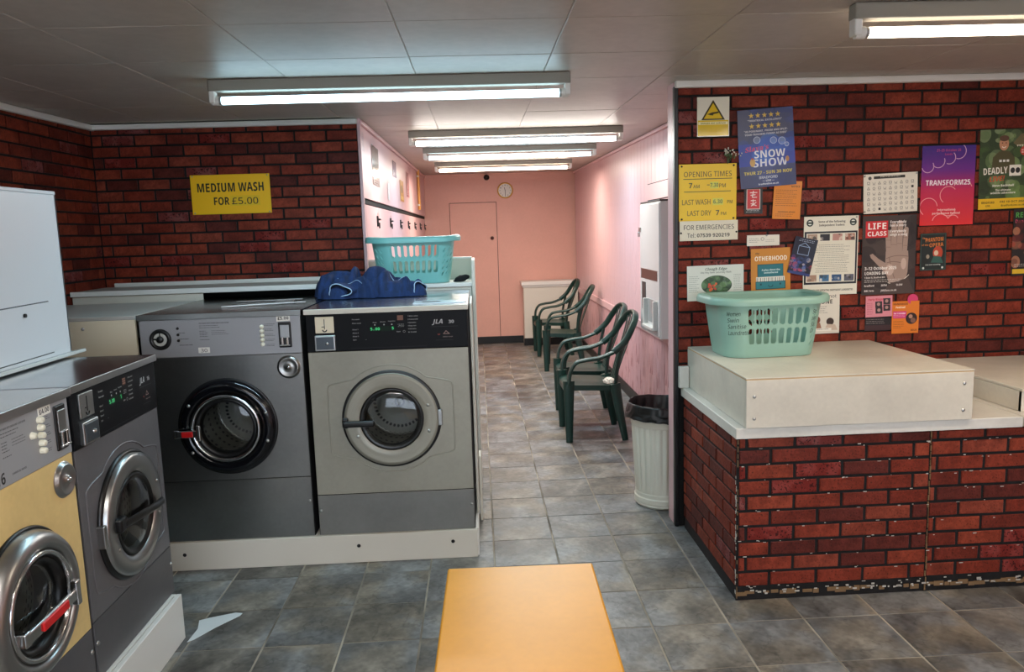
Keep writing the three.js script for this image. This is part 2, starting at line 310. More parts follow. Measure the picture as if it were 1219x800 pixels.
// ------------------------------------------------------------------ fluorescent lights
function fluorescent(label, x, z, len, color, o = {}) {
  const t = thing('fluorescent_light', label, 'light', [x, ceilY(z), z], o.turn ?? 0, 'fluorescent tube lights on the ceiling');
  const k = o.k ?? 1;
  part('housing', rb(len, 0.05, 0.05, 0.006), M.fitting, t, [0, -0.026, 0]);
  for (const s of [-1, 1]) {
    const h = part('lamp_holder', join([rb(0.026, 0.075, 0.042, 0.006).translate(0, -0.062, 0), at(cyl(0.019, 0.019, 0.03, 20), -s * 0.012, -0.088, 0, 0, 0, Math.PI / 2)]), M.white, t, [s * (len / 2 - 0.014), 0, 0]);
  }
  const L = len - 0.085, glow = color.clone();
  const gm = new THREE.MeshStandardMaterial({ color: '#f4f4f4', emissive: glow, emissiveIntensity: TUBE_GLOW * k, roughness: 0.3 });
  part('tube', at(cyl(0.0165, 0.0165, L, 24), 0, -0.088, 0, 0, 0, Math.PI / 2), gm, t);
  for (const s of [-1, 1]) part('end_cap', at(cyl(0.0172, 0.0172, 0.022, 24), s * (L / 2 + 0.002), -0.088, 0, 0, 0, Math.PI / 2), M.steel, t);
  const rl = new THREE.RectAreaLight(glow, TUBE_LIGHT * k, L, 0.034); rl.position.set(0, -0.1065, 0); rl.rotation.x = -Math.PI / 2; rl.name = 'tube_light'; t.add(rl);
  return t;
}
fluorescent('cool bluish tube light over the two big upright washing machines', -0.35, -3.46, 1.57, COOL);
fluorescent('neutral white tube light, first in the pink passage', 0.30, -5.48, 1.51, WHITE, { k: 1.9 });
fluorescent('cool tube light between two neutral ones in the pink passage', 0.31, -6.72, 1.50, COOL, { k: 1.7 });
fluorescent('warm tube light closest to the end wall with the clock', 0.31, -8.35, 1.48, WARM, { k: 2.4 });
fluorescent('warm white tube light over the white counter box', 1.96, -2.45, 1.52, WARM);
fluorescent('tube light of the shop front above the bench', -0.4, -0.6, 1.55, WHITE, { k: 1.5 });
fluorescent('tube light of the shop front behind the counter end', 1.9, 0.3, 1.55, WHITE, { k: 1.5 });

// ------------------------------------------------------------------ washing machines
const brushed = dataTex(512, (u, v) => { const l = 218 + 22 * fbm(u, v * 0.06, 128, 2, 601) + 14 * fbm(u, v, 6, 4, 607); return [l, l, l]; }, false, 1.5, 1.5);
const grime = dataTex(512, (u, v) => { const f = fbm(u, v, 5, 6, 631), l = 214 + 40 * f + 8 * (fbm(u, v, 80, 2, 637) - 0.5); return [cl(l), cl(l * 0.995), cl(l * 0.98)]; }, true, 1, 1);
const metal = (c, r = 0.36, o = {}) => mat(c, { metalness: 1, roughness: r, roughnessMap: brushed, map: grime, ...o });
M.darkSteel = metal(lin(0.36, 0.36, 0.36), 0.33);
M.panelGrey = mat('#a7a9ab', { map: grime, metalness: 0.25, roughness: 0.45 });
M.champagne = mat('#a5a397', { map: grime, metalness: 0.25, roughness: 0.42 });
M.champagneLow = mat('#929290', { map: grime, metalness: 0.55, roughness: 0.36 });
M.greyPaint = mat('#77757a', { map: grime, metalness: 0.35, roughness: 0.36 });
M.greyLow = mat('#6a696d', { map: grime, metalness: 0.35, roughness: 0.4 });
M.yellowPaint = mat('#efd08e', { map: grime, roughness: 0.4 });
M.topSteel = metal(lin(0.50, 0.53, 0.58), 0.24);
M.doorGlass = phys('#e8ecec', { transmission: 1, thickness: 0, roughness: 0.04, ior: 1.5 });
M.plasticBlack = mat('#0d0d0f', { roughness: 0.28 });
M.button = mat('#e4e0cc', { roughness: 0.4 });
const holeShape = (w, h, holes) => { const s = new THREE.Shape(); s.moveTo(-w / 2, 0); s.lineTo(w / 2, 0); s.lineTo(w / 2, h); s.lineTo(-w / 2, h); s.closePath(); for (const [x, y, r] of holes) { const p = new THREE.Path(); p.absarc(x, y, r, 0, Math.PI * 2, true); s.holes.push(p); } return s; };
const plate = (shape, d, b = 0.002) => uvBox(new THREE.ExtrudeGeometry(shape, { depth: d, bevelEnabled: b > 0, bevelSize: b, bevelThickness: b, bevelSegments: 2, bevelOffset: -b, curveSegments: 40 }));
// perforated drum seen through the glass
const drumTex = canvasTex(512, 256, (g, w, h) => { g.fillStyle = '#8d8d8b'; g.fillRect(0, 0, w, h); g.fillStyle = '#151515'; for (let j = 0; j < 12; j++) for (let i = 0; i < 40; i++) { g.beginPath(); g.arc((i + (j % 2) / 2) * 12.8 + 3, j * 21 + 8, 3, 0, 7); g.fill(); } });
drumTex.wrapS = drumTex.wrapT = THREE.RepeatWrapping;
M.drum = mat('#d8d4c8', { map: drumTex, metalness: 0.5, roughness: 0.4 });
function drumInto(t, cy, r) {
  part('drum', at(latheZ([[r * 1.06, -0.05], [r * 1.32, -0.09], [r * 1.32, -0.34], [r * 1.2, -0.36], [0, -0.35]], 40), 0, cy, 0), M.drum, t);
}
function shell(t, w, h, d, m) { // sides and back of the cabinet
  const s = 0.004;
  part('cabinet', join([slabIn(-w / 2, -w / 2 + s, 0, h, -d, -0.002), slabIn(w / 2 - s, w / 2, 0, h, -d, -0.002), slabIn(-w / 2, w / 2, 0, h, -d, -d + s), slabIn(-w / 2, w / 2, 0, s, -d, -0.002)]), m, t);
}
const screwGeo = latheZ([[0, 0.005], [0.004, 0.0045], [0.007, 0.002], [0.008, 0]], 12);
function screws(t, list) { for (const [x, y, z = 0.002] of list) part('screw', screwGeo, M.screw, t, [x, y, z]); }
const digitFont = 'monospace';
function blackPanelTex(size) {
  const draw = lit => (g, w, h) => {
    g.fillStyle = lit ? '#000' : '#0e0f14'; g.fillRect(0, 0, w, h);
    if (!lit) {
      const c = '#d8d8d4', X = f => f * w, Y = f => f * h, L = (s, x, y, z = 11) => T(g, s, X(x), Y(y), z, c, { align: 'left' });
      L('Pre-wash', 0.285, 0.17); L('Main wash', 0.285, 0.27); L('Rinse 1', 0.285, 0.44); L('Rinse 2', 0.285, 0.53); L('Rinse 3', 0.285, 0.62); L('Spin', 0.285, 0.71);
      L('—', 0.36, 0.71); T(g, 'Price', X(0.425), Y(0.27), 10, c); T(g, 'Minutes', X(0.475), Y(0.255), 9, c); T(g, 'Programme', X(0.53), Y(0.245), 8, c);
      g.fillStyle = c; for (const x of [0.425, 0.482, 0.53]) { g.beginPath(); g.arc(X(x), Y(0.33), 5, 0, 7); g.fill(); }
      g.fillStyle = '#b98b78'; g.fillRect(X(0.565), Y(0.1), 38, 34); g.fillStyle = '#5a3a32'; for (let i = 0; i < 3; i++) g.fillRect(X(0.565), Y(0.1) + 8 + i * 11, 38, 3);
      greek(g, X(0.565), X(0.61), Y(0.33), 3, 8, c, 6); T(g, 'Start', X(0.57), Y(0.53), 11, c); g.strokeStyle = c; g.lineWidth = 2; g.beginPath(); g.arc(X(0.605), Y(0.53), 7, 0, 7); g.stroke();
      const ls = ['1 White cotton', '2 Coloureds', '3 Synthetics', '4 Easy care', '5 Delicates', '6 Cold'];
      ls.forEach((s, i) => T(g, s, X(0.63), Y(0.13 + i * 0.085), 10, c, { align: 'left', w: i < 2 ? 66 : 52 }));
      T(g, 'JLA', X(0.815), Y(0.3), 42, '#ededed', { style: 'italic bold' }); T(g, size, X(0.9), Y(0.31), 30, '#ededed', { k: 1.1 });
      g.fillStyle = '#555'; g.fillRect(X(0.77), Y(0.43), X(0.17), 2); g.fillRect(X(0.8), Y(0.79), X(0.11), 2);
      T(g, '\u03C9', X(0.82), Y(0.63), 20, '#c65b4e'); g.strokeStyle = '#c9a79c'; g.lineWidth = 4; g.beginPath(); g.moveTo(X(0.865), Y(0.55)); g.lineTo(X(0.885), Y(0.63)); g.lineTo(X(0.85), Y(0.63)); g.closePath(); g.stroke();
      T(g, 'ENERGY SAVER', X(0.875), Y(0.71), 9, '#c9b3ac'); g.fillStyle = '#44444a'; g.fillRect(X(0.27), Y(0.93), X(0.47), 2);
    }
    if (!lit) { g.fillStyle = '#0a2a18'; g.fillRect(w * 0.395, h * 0.37, w * 0.155, h * 0.13); }
    const gr = lit ? '#4fe08a' : '#2c8a52'; T(g, '5.00', w * 0.425, h * 0.437, 26, gr, { font: digitFont }); T(g, '5', w * 0.535, h * 0.43, 26, gr, { font: digitFont });
  };
  return [canvasTex(1024, 256, draw(false)), canvasTex(1024, 256, draw(true))];
}
const fitUV = (geo, w, h, cx = 0, cy = 0) => { const p = geo.attributes.position, uv = geo.attributes.uv; for (let i = 0; i < p.count; i++) uv.setXY(i, (p.getX(i) - cx) / w + 0.5, (p.getY(i) - cy) / h + 0.5); return geo; };
function coinMech(t, x0, y0, x1, y1, bx0, by0, bx1, by1, m) { // cream coin plate above a steel cash box
  const cx = (x0 + x1) / 2, cy = (y0 + y1) / 2;
  const p = part('coin_plate', rb(x1 - x0, y1 - y0, 0.006, 0.002), m, t, [cx, cy, 0.011]);
  part('coin_slot', join([box(0.003, (y1 - y0) * 0.62, 0.002), box(0.014, 0.003, 0.003).translate(-0.006, -0.012, 0), at(new THREE.TorusGeometry(0.009, 0.0025, 8, 16, Math.PI), 0, -(y1 - y0) * 0.34, 0, 0, 0, Math.PI)]), M.black, p, [0, 0.004, 0.0035]);
  const b = part('cash_box', rb(bx1 - bx0, by1 - by0, 0.02, 0.004), M.steel, t, [(bx0 + bx1) / 2, (by0 + by1) / 2, 0.012]);
  part('cash_box_door', rb(bx1 - bx0 - 0.014, by1 - by0 - 0.014, 0.004, 0.002), mat('#4c5258', { roughness: 0.35, metalness: 0.6 }), b, [0, 0, 0.0105]);
  part('lock', latheZ([[0, 0.006], [0.006, 0.006], [0.008, 0]], 16), M.chrome, b, [0.01, -0.002, 0.0125]);
}
function topLid(t, w, d, y, lip, m, mf) { part('top', rb(w + 0.008, 0.024, d + 0.012, 0.003), m, t, [0, y - 0.012, -d / 2 + 0.008]); part('front_lip', rb(w + 0.008, lip, 0.006, 0.002), mf, t, [0, y - 0.012, 0.0155]); }
// machine with black fascia, plain front with a ring-shaped moulding, ring door and black bar handle
function fasciaMachine(o) {
  const t = thing('washing_machine', o.label, 'washing machine', o.pos, o.turn ?? 0), { w, h, d } = o, r = o.r, cy = o.cy, fb = o.fb;
  shell(t, w, h - 0.024, d, o.side);
  part('front_panel', plate(holeShape(w - 0.006, fb - o.seam - 0.004, [[0, cy - o.seam - 0.002, r * 0.82]]), 0.004, 0.0015), o.front, t, [0, o.seam + 0.002, 0]);
  part('lower_panel', plate(holeShape(w - 0.006, o.seam - 0.004, []), 0.004, 0.0015), o.low, t, [0, 0.002, 0]);
  // raised outline pressed into the front: short wings beside the door opening, bowed over and under it
  const mw = o.mw, mh = o.mh, rr = r + 0.035, pts = [], a0 = Math.asin(Math.min(0.97, mh * 0.94 / rr));
  const arc = (s, from, to) => { for (let i = 0; i <= 10; i++) { const a = from + (to - from) * i / 10; pts.push(V(Math.cos(a) * rr, cy + Math.sin(a) * rr, 0.0055)); } };
  arc(1, Math.PI - a0 - 0.08, a0 + 0.08); pts.push(V(mw, cy + mh * 0.86, 0.0055), V(mw, cy - mh * 0.86, 0.0055)); arc(1, -a0 - 0.08, -Math.PI + a0 + 0.08); pts.push(V(-mw, cy - mh * 0.86, 0.0055), V(-mw, cy + mh * 0.86, 0.0055));
  part('pressed_outline', new THREE.TubeGeometry(new THREE.CatmullRomCurve3(pts, true, 'catmullrom', 0.12), 160, 0.0035, 6, true), o.front, t);
  // fascia
  const fh = h - 0.024 - fb, fw = w - 0.004, [tx, em] = blackPanelTex(o.size), fcy = fb + fh / 2;
  part('control_panel', fitUV(rb(fw, fh, 0.014, 0.003), fw, fh), phys('#c8c8c8', { map: tx, emissive: '#ffffff', emissiveMap: em, emissiveIntensity: 0.35, roughness: 0.45, specularIntensity: 0.3 }), t, [0, fcy, 0.002]);
  coinMech(t, -w / 2 + 0.045, fcy + 0.0, -w / 2 + 0.13, fb + fh - 0.012, -w / 2 + 0.04, fb + 0.006, -w / 2 + 0.134, fcy - 0.01, o.coin);
  topLid(t, w, d, h, 0.024, M.topSteel, o.lipM ?? M.steel);
  // door
  const dr = part('door', at(latheZ([[r * 0.665, 0.018], [r * 0.70, 0.044 * o.bulge], [r * 0.80, 0.05 * o.bulge], [r * 0.92, 0.045 * o.bulge], [r * 0.985, 0.03], [r * 0.99, 0.006]], 64), 0, cy, 0), o.door, t);
  part('door_rim', at(new THREE.TorusGeometry(r * 1.0, 0.0105, 10, 72), 0, cy, 0.009), M.rubber, dr);
  part('gasket', at(latheZ([[r * 0.54, 0.008], [r * 0.555, 0.03 * o.bulge], [r * 0.63, 0.044 * o.bulge], [r * 0.675, 0.036 * o.bulge], [r * 0.675, 0.0]], 56), 0, cy, 0), M.rubber, dr);
  part('door_glass', at(latheZ([[r * 0.6, 0.03], [r * 0.5, 0.04], [r * 0.3, 0.05], [0, 0.054]].map(([a, b]) => [a, b * 0.8]), 48), 0, cy, 0), M.doorGlass, dr);
  const hz = 0.05 * o.bulge + 0.012;
  part('handle', o.handle(r, cy, hz), M.plasticBlack, dr);
  part('hinge', join([rb(0.02, 0.075, 0.03, 0.004).translate(o.hingeX * r * 1.02, cy, 0.016)]), M.steel, dr);
  screws(t, [[r * 0.78, cy + r * 0.28, 0.048 * o.bulge], [r * 0.78, cy - r * 0.28, 0.048 * o.bulge], [-r * 0.72, cy - r * 0.34, 0.047 * o.bulge], [-w / 2 + 0.015, o.seam * 0.62, 0.006], [w / 2 - 0.015, o.seam * 0.62, 0.006]]);
  drumInto(t, cy, r * 0.62);
  return t;
}
const bigA = fasciaMachine({
  label: 'pale champagne washing machine with black control fascia, denim heap on top', pos: [-0.4315, 0.14, -3.516], w: 0.745, h: 1.085, d: 0.93, r: 0.222, cy: 0.558, seam: 0.198, fb: 0.886, mw: 0.288, mh: 0.188, size: '30',
  front: M.champagne, low: M.champagneLow, side: M.blackMatt, door: M.champagne, coin: M.cream, bulge: 0.55, hingeX: 1, lipM: M.offwhite,
  handle: (r, cy, z) => join([rb(0.15, 0.03, 0.022, 0.01).translate(-r * 0.68, cy - 0.012, z + 0.004), rb(0.03, 0.05, 0.03, 0.01).translate(-r * 0.96, cy - 0.008, z - 0.01)]),
});
part('soap_lid', rb(0.25, 0.006, 0.12, 0.002), mat('#aebcc2', { metalness: 0.4, roughness: 0.25 }), bigA, [0.24, 1.087, -0.13]);
part('soap_slot', rb(0.085, 0.002, 0.03, 0.001), M.gap, bigA, [0.2, 1.0905, -0.12]);
fasciaMachine({
  label: 'slate grey washing machine with black control fascia and chrome-edged round door', pos: [-1.25, 0.185, -2.5955], turn: Math.PI / 2, w: 0.606, h: 0.947, d: 0.74, r: 0.212, cy: 0.437, seam: 0.19, fb: 0.745, mw: 0.262, mh: 0.19, size: '16',
  front: M.greyPaint, low: M.greyLow, side: M.greyLow, door: M.steel, coin: M.steel, bulge: 0.75, hingeX: -1,
  handle: (r, cy, z) => join([sweep([V(-r * 0.62, cy + 0.008, z + 0.0), V(-0.02, cy + 0.002, z + 0.012), V(r * 0.45, cy - 0.008, z + 0.012), V(r * 0.74, cy - 0.014, z + 0.004)], 0.015, 0.009, V(0, 1, 0), 20, 10), rb(0.05, 0.05, 0.03, 0.01).translate(-r * 0.66, cy + 0.012, z - 0.008)]),
});
// older machines: metal fascia with push buttons, coin chute, filler cap and chrome door with a red latch
function dialMachine(o) {
  const t = thing('washing_machine', o.label, 'washing machine', o.pos, o.turn ?? 0), { w, h, d, r, cy, fb } = o;
  shell(t, w, h - 0.024, d, o.side);
  part('front_panel', plate(holeShape(w - 0.006, fb - o.seam - 0.003, [[0, cy - o.seam - 0.002, r * 0.8]]), 0.004, 0.0015), o.front, t, [0, o.seam + 0.002, 0]);
  part('lower_panel', plate(holeShape(w - 0.006, o.seam - 0.003, []), 0.004, 0.0015), o.low, t, [0, 0.002, 0]);
  const fh = h - 0.024 - fb, fw = w - 0.004, fcy = fb + fh / 2;
  const cp = part('control_panel', fitUV(rb(fw, fh, 0.012, 0.003), fw, fh), mat('#ffffff', { map: canvasTex(1024, 256, (g, a, b) => { g.fillStyle = '#a4a6a9'; g.fillRect(0, 0, a, b); o.print(g, a, b); }), roughness: 0.42, metalness: 0.25 }), t, [0, fcy, 0.002]);
  topLid(t, w, d, h, 0.026, o.top, o.topLip);
  const ch = o.chute, cw = ch[2] - ch[0], cH = ch[3] - ch[1], cx = (ch[0] + ch[2]) / 2, cyy = (ch[1] + ch[3]) / 2;
  const co = part('coin_chute', rb(cw, cH, 0.01, 0.006), M.black, cp, [cx, cyy - fcy, 0.007]);
  part('chute_plate', rb(cw * 0.72, cH * 0.5, 0.004, 0.002), M.steel, co, [0, cH * 0.14, 0.006]);
  part('chute_lever', join([rb(cw * 0.2, cH * 0.34, 0.01, 0.003).translate(-cw * 0.2, -cH * 0.24, 0), rb(cw * 0.2, cH * 0.34, 0.01, 0.003).translate(cw * 0.2, -cH * 0.24, 0), at(cyl(0.004, 0.004, cw * 0.8, 12), 0, -cH * 0.4, 0.002, 0, 0, Math.PI / 2)]), M.chrome, co, [0, 0, 0.009]);
  for (let i = 0; i < 5; i++) part('push_button', latheZ([[0, 0.016], [0.0075, 0.015], [0.009, 0.011], [0.0095, 0]], 20), M.button, cp, [o.bx, mix(o.by[0], o.by[1], i / 4) - fcy, 0.006]);
  part('price_tag', fitUV(rb(0.062, 0.028, 0.0012, 0.0005), 0.062, 0.028), mat('#fff', { map: canvasTex(128, 58, (g) => { g.fillStyle = '#f1efe6'; g.fillRect(0, 0, 128, 58); T(g, o.price, 64, 30, 40, '#222', { w: 104 }); }), roughness: 0.6 }), cp, [o.tag[0], o.tag[1] - fcy, 0.0068], [0, 0, 0.03]);
  const cap = part('filler_cap', at(latheZ([[0, 0.016], [0.012, 0.015], [0.014, 0.006], [0.032, 0.007], [0.04, 0.013], [0.047, 0.011], [0.05, 0.002], [0.056, 0.0]], 40), 0, 0, 0), o.capM, t, [o.cap[0], o.cap[1], 0.005]);
  part('cap_screw', latheZ([[0, 0.022], [0.006, 0.021], [0.008, 0.014]], 14), M.chrome, cap);
  const dr = part('door', at(latheZ(o.ring, 64), 0, cy, 0), o.ringM, t);
  part('door_rim', at(new THREE.TorusGeometry(r, 0.007, 10, 72), 0, cy, 0.009), o.rimM, dr);
  part('inner_ring', at(latheZ([[r * 0.62, 0.012], [r * 0.635, 0.05], [r * 0.68, 0.056], [r * 0.72, 0.05], [r * 0.725, 0.02]], 56), 0, cy, 0), M.chrome, dr);
  part('gasket', at(latheZ([[r * 0.52, 0.006], [r * 0.54, 0.03], [r * 0.60, 0.045], [r * 0.635, 0.03]], 48), 0, cy, 0), M.rubber, dr);
  part('door_glass', at(latheZ([[r * 0.57, 0.024], [r * 0.4, 0.034], [0, 0.042]], 48), 0, cy, 0), M.doorGlass, dr);
  const lx = o.latch[0], ly = o.latch[1], ll = o.latch[2];
  const la = part('latch', join([rb(ll, 0.034, 0.016, 0.006), rb(0.02, 0.075, 0.022, 0.006).translate(ll / 2, 0.004, 0.002), rb(0.025, 0.04, 0.05, 0.005).translate(-ll / 2, 0, -0.018)]), M.chrome, dr, [lx, ly, 0.068], [0, 0, o.latch[3] ?? 0]);
  part('latch_grip', rb(ll * 0.52, 0.026, 0.008, 0.004), M.red, la, [0.0, 0, 0.01]);
  screws(t, [[r * 0.84, cy + r * 0.3, 0.045], [r * 0.84, cy - r * 0.3, 0.045], [-r * 0.72, cy + r * 0.5, 0.045], [-r * 0.72, cy - r * 0.5, 0.045], [w / 2 - 0.015, o.seam * 0.6, 0.006]]);
  drumInto(t, cy, r * 0.6);
  return { t, cp, fcy };
}
const smallPrint = (g, x, y) => { T(g, 'PUT WASH INTO DRUM AND CLOSE DOOR', x, y, 10, '#333', { align: 'left', w: 190 }); greek(g, x, x + 150, y + 14, 2, 13, '#444', 7, false); greek(g, x, x + 55, y + 50, 4, 12, '#444', 7, false); greek(g, x + 75, x + 190, y + 50, 3, 12, '#555', 6, false); greek(g, x, x + 70, y + 108, 1, 10, '#444', 7, false); };
{
  const { t, cp, fcy } = dialMachine({
    label: 'dark steel washing machine with a round dial and glossy black door ring', pos: [-1.19, 0.14, -3.516], w: 0.73, h: 1.085, d: 0.90, r: 0.222, cy: 0.553, seam: 0.293, fb: 0.886,
    front: M.darkSteel, low: M.darkSteel, side: M.blackMatt, top: metal(lin(0.10, 0.10, 0.10), 0.2), topLip: M.darkSteel, ringM: mat('#0a0b10', { roughness: 0.12 }), rimM: M.black,
    ring: [[0.16, 0.016], [0.163, 0.036], [0.185, 0.044], [0.205, 0.04], [0.218, 0.026], [0.222, 0.004]], chute: [0.262, 0.914, 0.32, 1.032], bx: 0.188, by: [1.014, 0.933], price: '\u00A35.00', tag: [0.287, 1.05], cap: [0.297, 0.822], capM: M.darkSteel,
    latch: [-0.165, 0.538, 0.1], print: (g, a, b) => { smallPrint(g, a * 0.37, b * 0.13); for (let i = 0; i < 3; i++) T(g, ['SELECT WASH', 'WASH', 'RINSE AND SPIN'][i], a * 0.24, b * (0.36 + 0.16 * i), 9, '#333', { align: 'left', w: 40 + 22 * (i % 3) }); for (let i = 0; i < 5; i++) greek(g, a * 0.775, a * 0.84, b * (0.2 + 0.135 * i), 2, 9, '#444', 6, false); },
  });
  const dial = part('dial', latheZ([[0.03, 0.004], [0.036, 0.01], [0.044, 0.011], [0.048, 0.006], [0.049, 0]], 40), M.black, cp, [-0.272, 0.971 - fcy, 0.006]);
  part('dial_face', latheZ([[0, 0.003], [0.033, 0.0035]], 32), mat('#c9ccc6', { roughness: 0.4, side: THREE.DoubleSide }), dial);
  part('dial_knob', latheZ([[0, 0.02], [0.012, 0.019], [0.015, 0.014], [0.016, 0.004]], 24), M.black, dial);
  part('dial_pointer', join([rb(0.005, 0.02, 0.003, 0.001).translate(0, 0.022, 0.005), rb(0.03, 0.008, 0.003, 0.001).translate(-0.018, 0.002, 0.005)]), M.black, dial);
  for (const y of [1.019, 0.99, 0.963]) part('indicator', latheZ([[0, 0.006], [0.005, 0.005], [0.0065, 0]], 16), M.black, cp, [-0.192, y - fcy, 0.006]);
  part('number_tag', fitUV(rb(0.052, 0.026, 0.0012, 0.0005), 0.052, 0.026), mat('#fff', { map: canvasTex(104, 52, g => { g.fillStyle = '#efeee8'; g.fillRect(0, 0, 104, 52); T(g, '30', 52, 28, 44, '#333', { w: 64, style: 'normal' }); }), roughness: 0.6 }), cp, [-0.08, 0.915 - fcy, 0.0068]);
  // loose trim lying over the top
  part('top_rail', join([at(rb(0.34, 0.006, 0.02, 0.002), 0.08, 1.09, -0.55, 0, 0.09), at(rb(0.4, 0.006, 0.014, 0.002), 0.12, 1.091, -0.3, 0, 0.34), rb(0.09, 0.012, 0.05, 0.003).translate(0.2, 1.092, -0.4)]), M.steel, t);
}
{
  const { t, cp, fcy } = dialMachine({
    label: 'butter yellow washing machine with grey push-button fascia and chrome door', pos: [-1.25, 0.185, -1.9805], turn: Math.PI / 2, w: 0.606, h: 0.945, d: 0.74, r: 0.205, cy: 0.41, seam: 0.182, fb: 0.75,
    front: M.yellowPaint, low: M.greyLow, side: M.greyLow, top: metal(lin(0.55, 0.56, 0.58), 0.26), topLip: M.steel, ringM: M.steel, rimM: M.rubber,
    ring: [[0.148, 0.016], [0.15, 0.05], [0.165, 0.058], [0.185, 0.052], [0.198, 0.034], [0.204, 0.004]], chute: [0.222, 0.772, 0.278, 0.906], bx: 0.146, by: [0.886, 0.798], price: '\u00A34.00', tag: [0.178, 0.906], cap: [0.243, 0.682], capM: M.steel,
    latch: [0.005, 0.378, 0.24, 0.03], print: (g, a, b) => { smallPrint(g, a * 0.46, b * 0.13); smallPrint(g, a * 0.12, b * 0.13); T(g, '16', a * 0.43, b * 0.86, 60, '#111', { style: 'bold' }); T(g, 'COMMERCIAL WASHER', a * 0.51, b * 0.86, 10, '#444', { align: 'left' }); for (let i = 0; i < 5; i++) greek(g, a * 0.77, a * 0.84, b * (0.2 + 0.135 * i), 2, 9, '#444', 6, false); },
  });
  part('spare_button', latheZ([[0, 0.012], [0.008, 0.011], [0.011, 0]], 16), M.button, cp, [0.11, 0.85 - fcy, 0.006]);
}
// plinths, filler boxes, shelf, riser
{
  const pl = thing('machine_plinth', 'long white plinth under the dark steel and champagne machines', 'plinth', [-0.79, 0, -3.516]);
  part('front_board', rb(1.475, 0.139, 0.02, 0.003), M.offwhite, pl, [0.0, 0.0695, 0.008]);
  part('end_board', rb(0.02, 0.139, 0.9, 0.003), M.white, pl, [0.735, 0.0695, -0.45]);
  part('core', slabIn(-0.72, 0.72, 0.002, 0.1395, -0.9, -0.004), M.offwhite, pl);
  for (const [x, y] of [[-0.65, 0.08], [0.17, 0.085], [0.62, 0.085]]) part('screw_hole', latheZ([[0, 0.001], [0.009, 0.001]], 14), M.black, pl, [x, y, 0.0186]);
  const p2 = thing('machine_plinth', 'white plinth under the yellow and slate grey machines', 'plinth', [-1.21, 0, -2.28]);
  part('front_board', rb(0.02, 0.184, 1.19, 0.003), M.white, p2, [-0.01, 0.092, 0.0]);
  part('end_board', rb(0.7, 0.184, 0.02, 0.003), M.white, p2, [-0.37, 0.092, -0.585]);
  part('core', slabIn(-0.72, -0.022, 0.002, 0.1845, -0.573, 0.59), M.white, p2);
  const cb = thing('filler_box', 'cream boxed-in filler beside the dark steel machine', 'box', [-1.93, 0, -3.52]);
  part('front_board', rb(0.71, 1.205, 0.018, 0.003), M.cream, cb, [0.0, 0.6025, -0.009]);
  part('top_board', rb(0.712, 0.018, 0.78, 0.003), mat('#b9b8b2', { roughness: 0.35 }), cb, [0, 1.214, -0.39]);
  screws(cb, [[0.12, 1.17, 0.0], [-0.08, 1.165, 0.0], [-0.25, 1.16, 0.0]]);
  const sh = thing('rear_shelf', 'white ledge along the foot of the brick wall behind the machines', 'shelf', [-1.5, 0, -4.78]);
  part('shelf_top', rb(1.57, 0.02, 0.42, 0.003), mat('#bdbbb4', { roughness: 0.4 }), sh, [0, 1.277, 0.212]);
  part('front_rail', rb(1.57, 0.028, 0.014, 0.003), M.white, sh, [0, 1.276, 0.425]);
  part('back_rail', rb(1.5, 0.024, 0.02, 0.004), M.white, sh, [0.02, 1.299, 0.012]);
  part('fascia', rb(0.72, 0.24, 0.014, 0.003), M.offwhite, sh, [-0.42, 1.14, 0.415]);
  part('support', slabIn(-0.78, 0.78, 0, 1.266, 0.01, 0.03), M.blackMatt, sh);
  const ri = thing('riser_box', 'tall white riser box standing on the yellow and grey machines', 'box', [-1.58, 1.137, -2.3]);
  part('face', rb(0.014, 0.6, 1.36, 0.004), M.whiteGloss, ri, [-0.007, 0.303, 0]);
  part('end_panel', rb(0.42, 0.6, 0.014, 0.004), M.whiteGloss, ri, [-0.21, 0.303, -0.673]);
  part('lid', rb(0.425, 0.014, 1.36, 0.004), M.whiteGloss, ri, [-0.211, 0.609, 0]);
  part('flap_gap', rb(0.002, 0.193, 0.708, 0.001), mat('#5a5d60', { roughness: 0.8 }), ri, [0.0005, 0.115, -0.2], [0.01, 0, 0]);
  const fp = part('access_flap', rb(0.006, 0.185, 0.7, 0.002), M.whiteGloss, ri, [0.002, 0.115, -0.2], [0.01, 0, 0]);
  part('flap_catch', at(cyl(0.007, 0.007, 0.008, 14), 0.005, 0.06, -0.19, 0, 0, Math.PI / 2), M.black, fp);
  part('foot_strip', rb(0.035, 0.012, 1.42, 0.002), mat('#c9cfcd', { roughness: 0.25 }), ri, [0.02, 0.006, -0.0], [0, 0, 0.12]);
  // white worktop and end panels behind the champagne machine
  const wt = thing('worktop_unit', 'white worktop unit with upstand behind the champagne machine', 'worktop', [-0.37, 0, -4.69]);
  part('top', rb(0.66, 0.024, 0.4, 0.004), M.white, wt, [-0.0, 1.249, 0]);
  part('upstand', rb(0.66, 0.135, 0.018, 0.004), M.offwhite, wt, [0, 1.325, -0.205]);
  part('upstand_cap', rb(0.66, 0.014, 0.03, 0.003), M.white, wt, [0, 1.394, -0.2]);
  part('end_panel', rb(0.02, 1.39, 0.46, 0.004), M.offwhite, wt, [0.338, 0.697, -0.02]);
  part('body', slabIn(-0.325, 0.325, 0, 1.236, -0.19, 0.19), M.offwhite, wt);
  const es = thing('end_strip', 'chipped white board leaning on the side of the champagne machine', 'board', [-0.03, 0.0, -4.02]);
  part('strip', rb(0.014, 0.36, 0.12, 0.003), M.offwhite, es, [0.0, 0.181, 0], [0, 0, 0.0]);
  const sp = thing('side_panel', 'narrow white side board closing the champagne machine', 'board', [-0.046, 0.14, -3.82]);
  part('board', rb(0.012, 1.07, 0.42, 0.003), M.offwhite, sp, [0, 0.536, -0.1]);
}

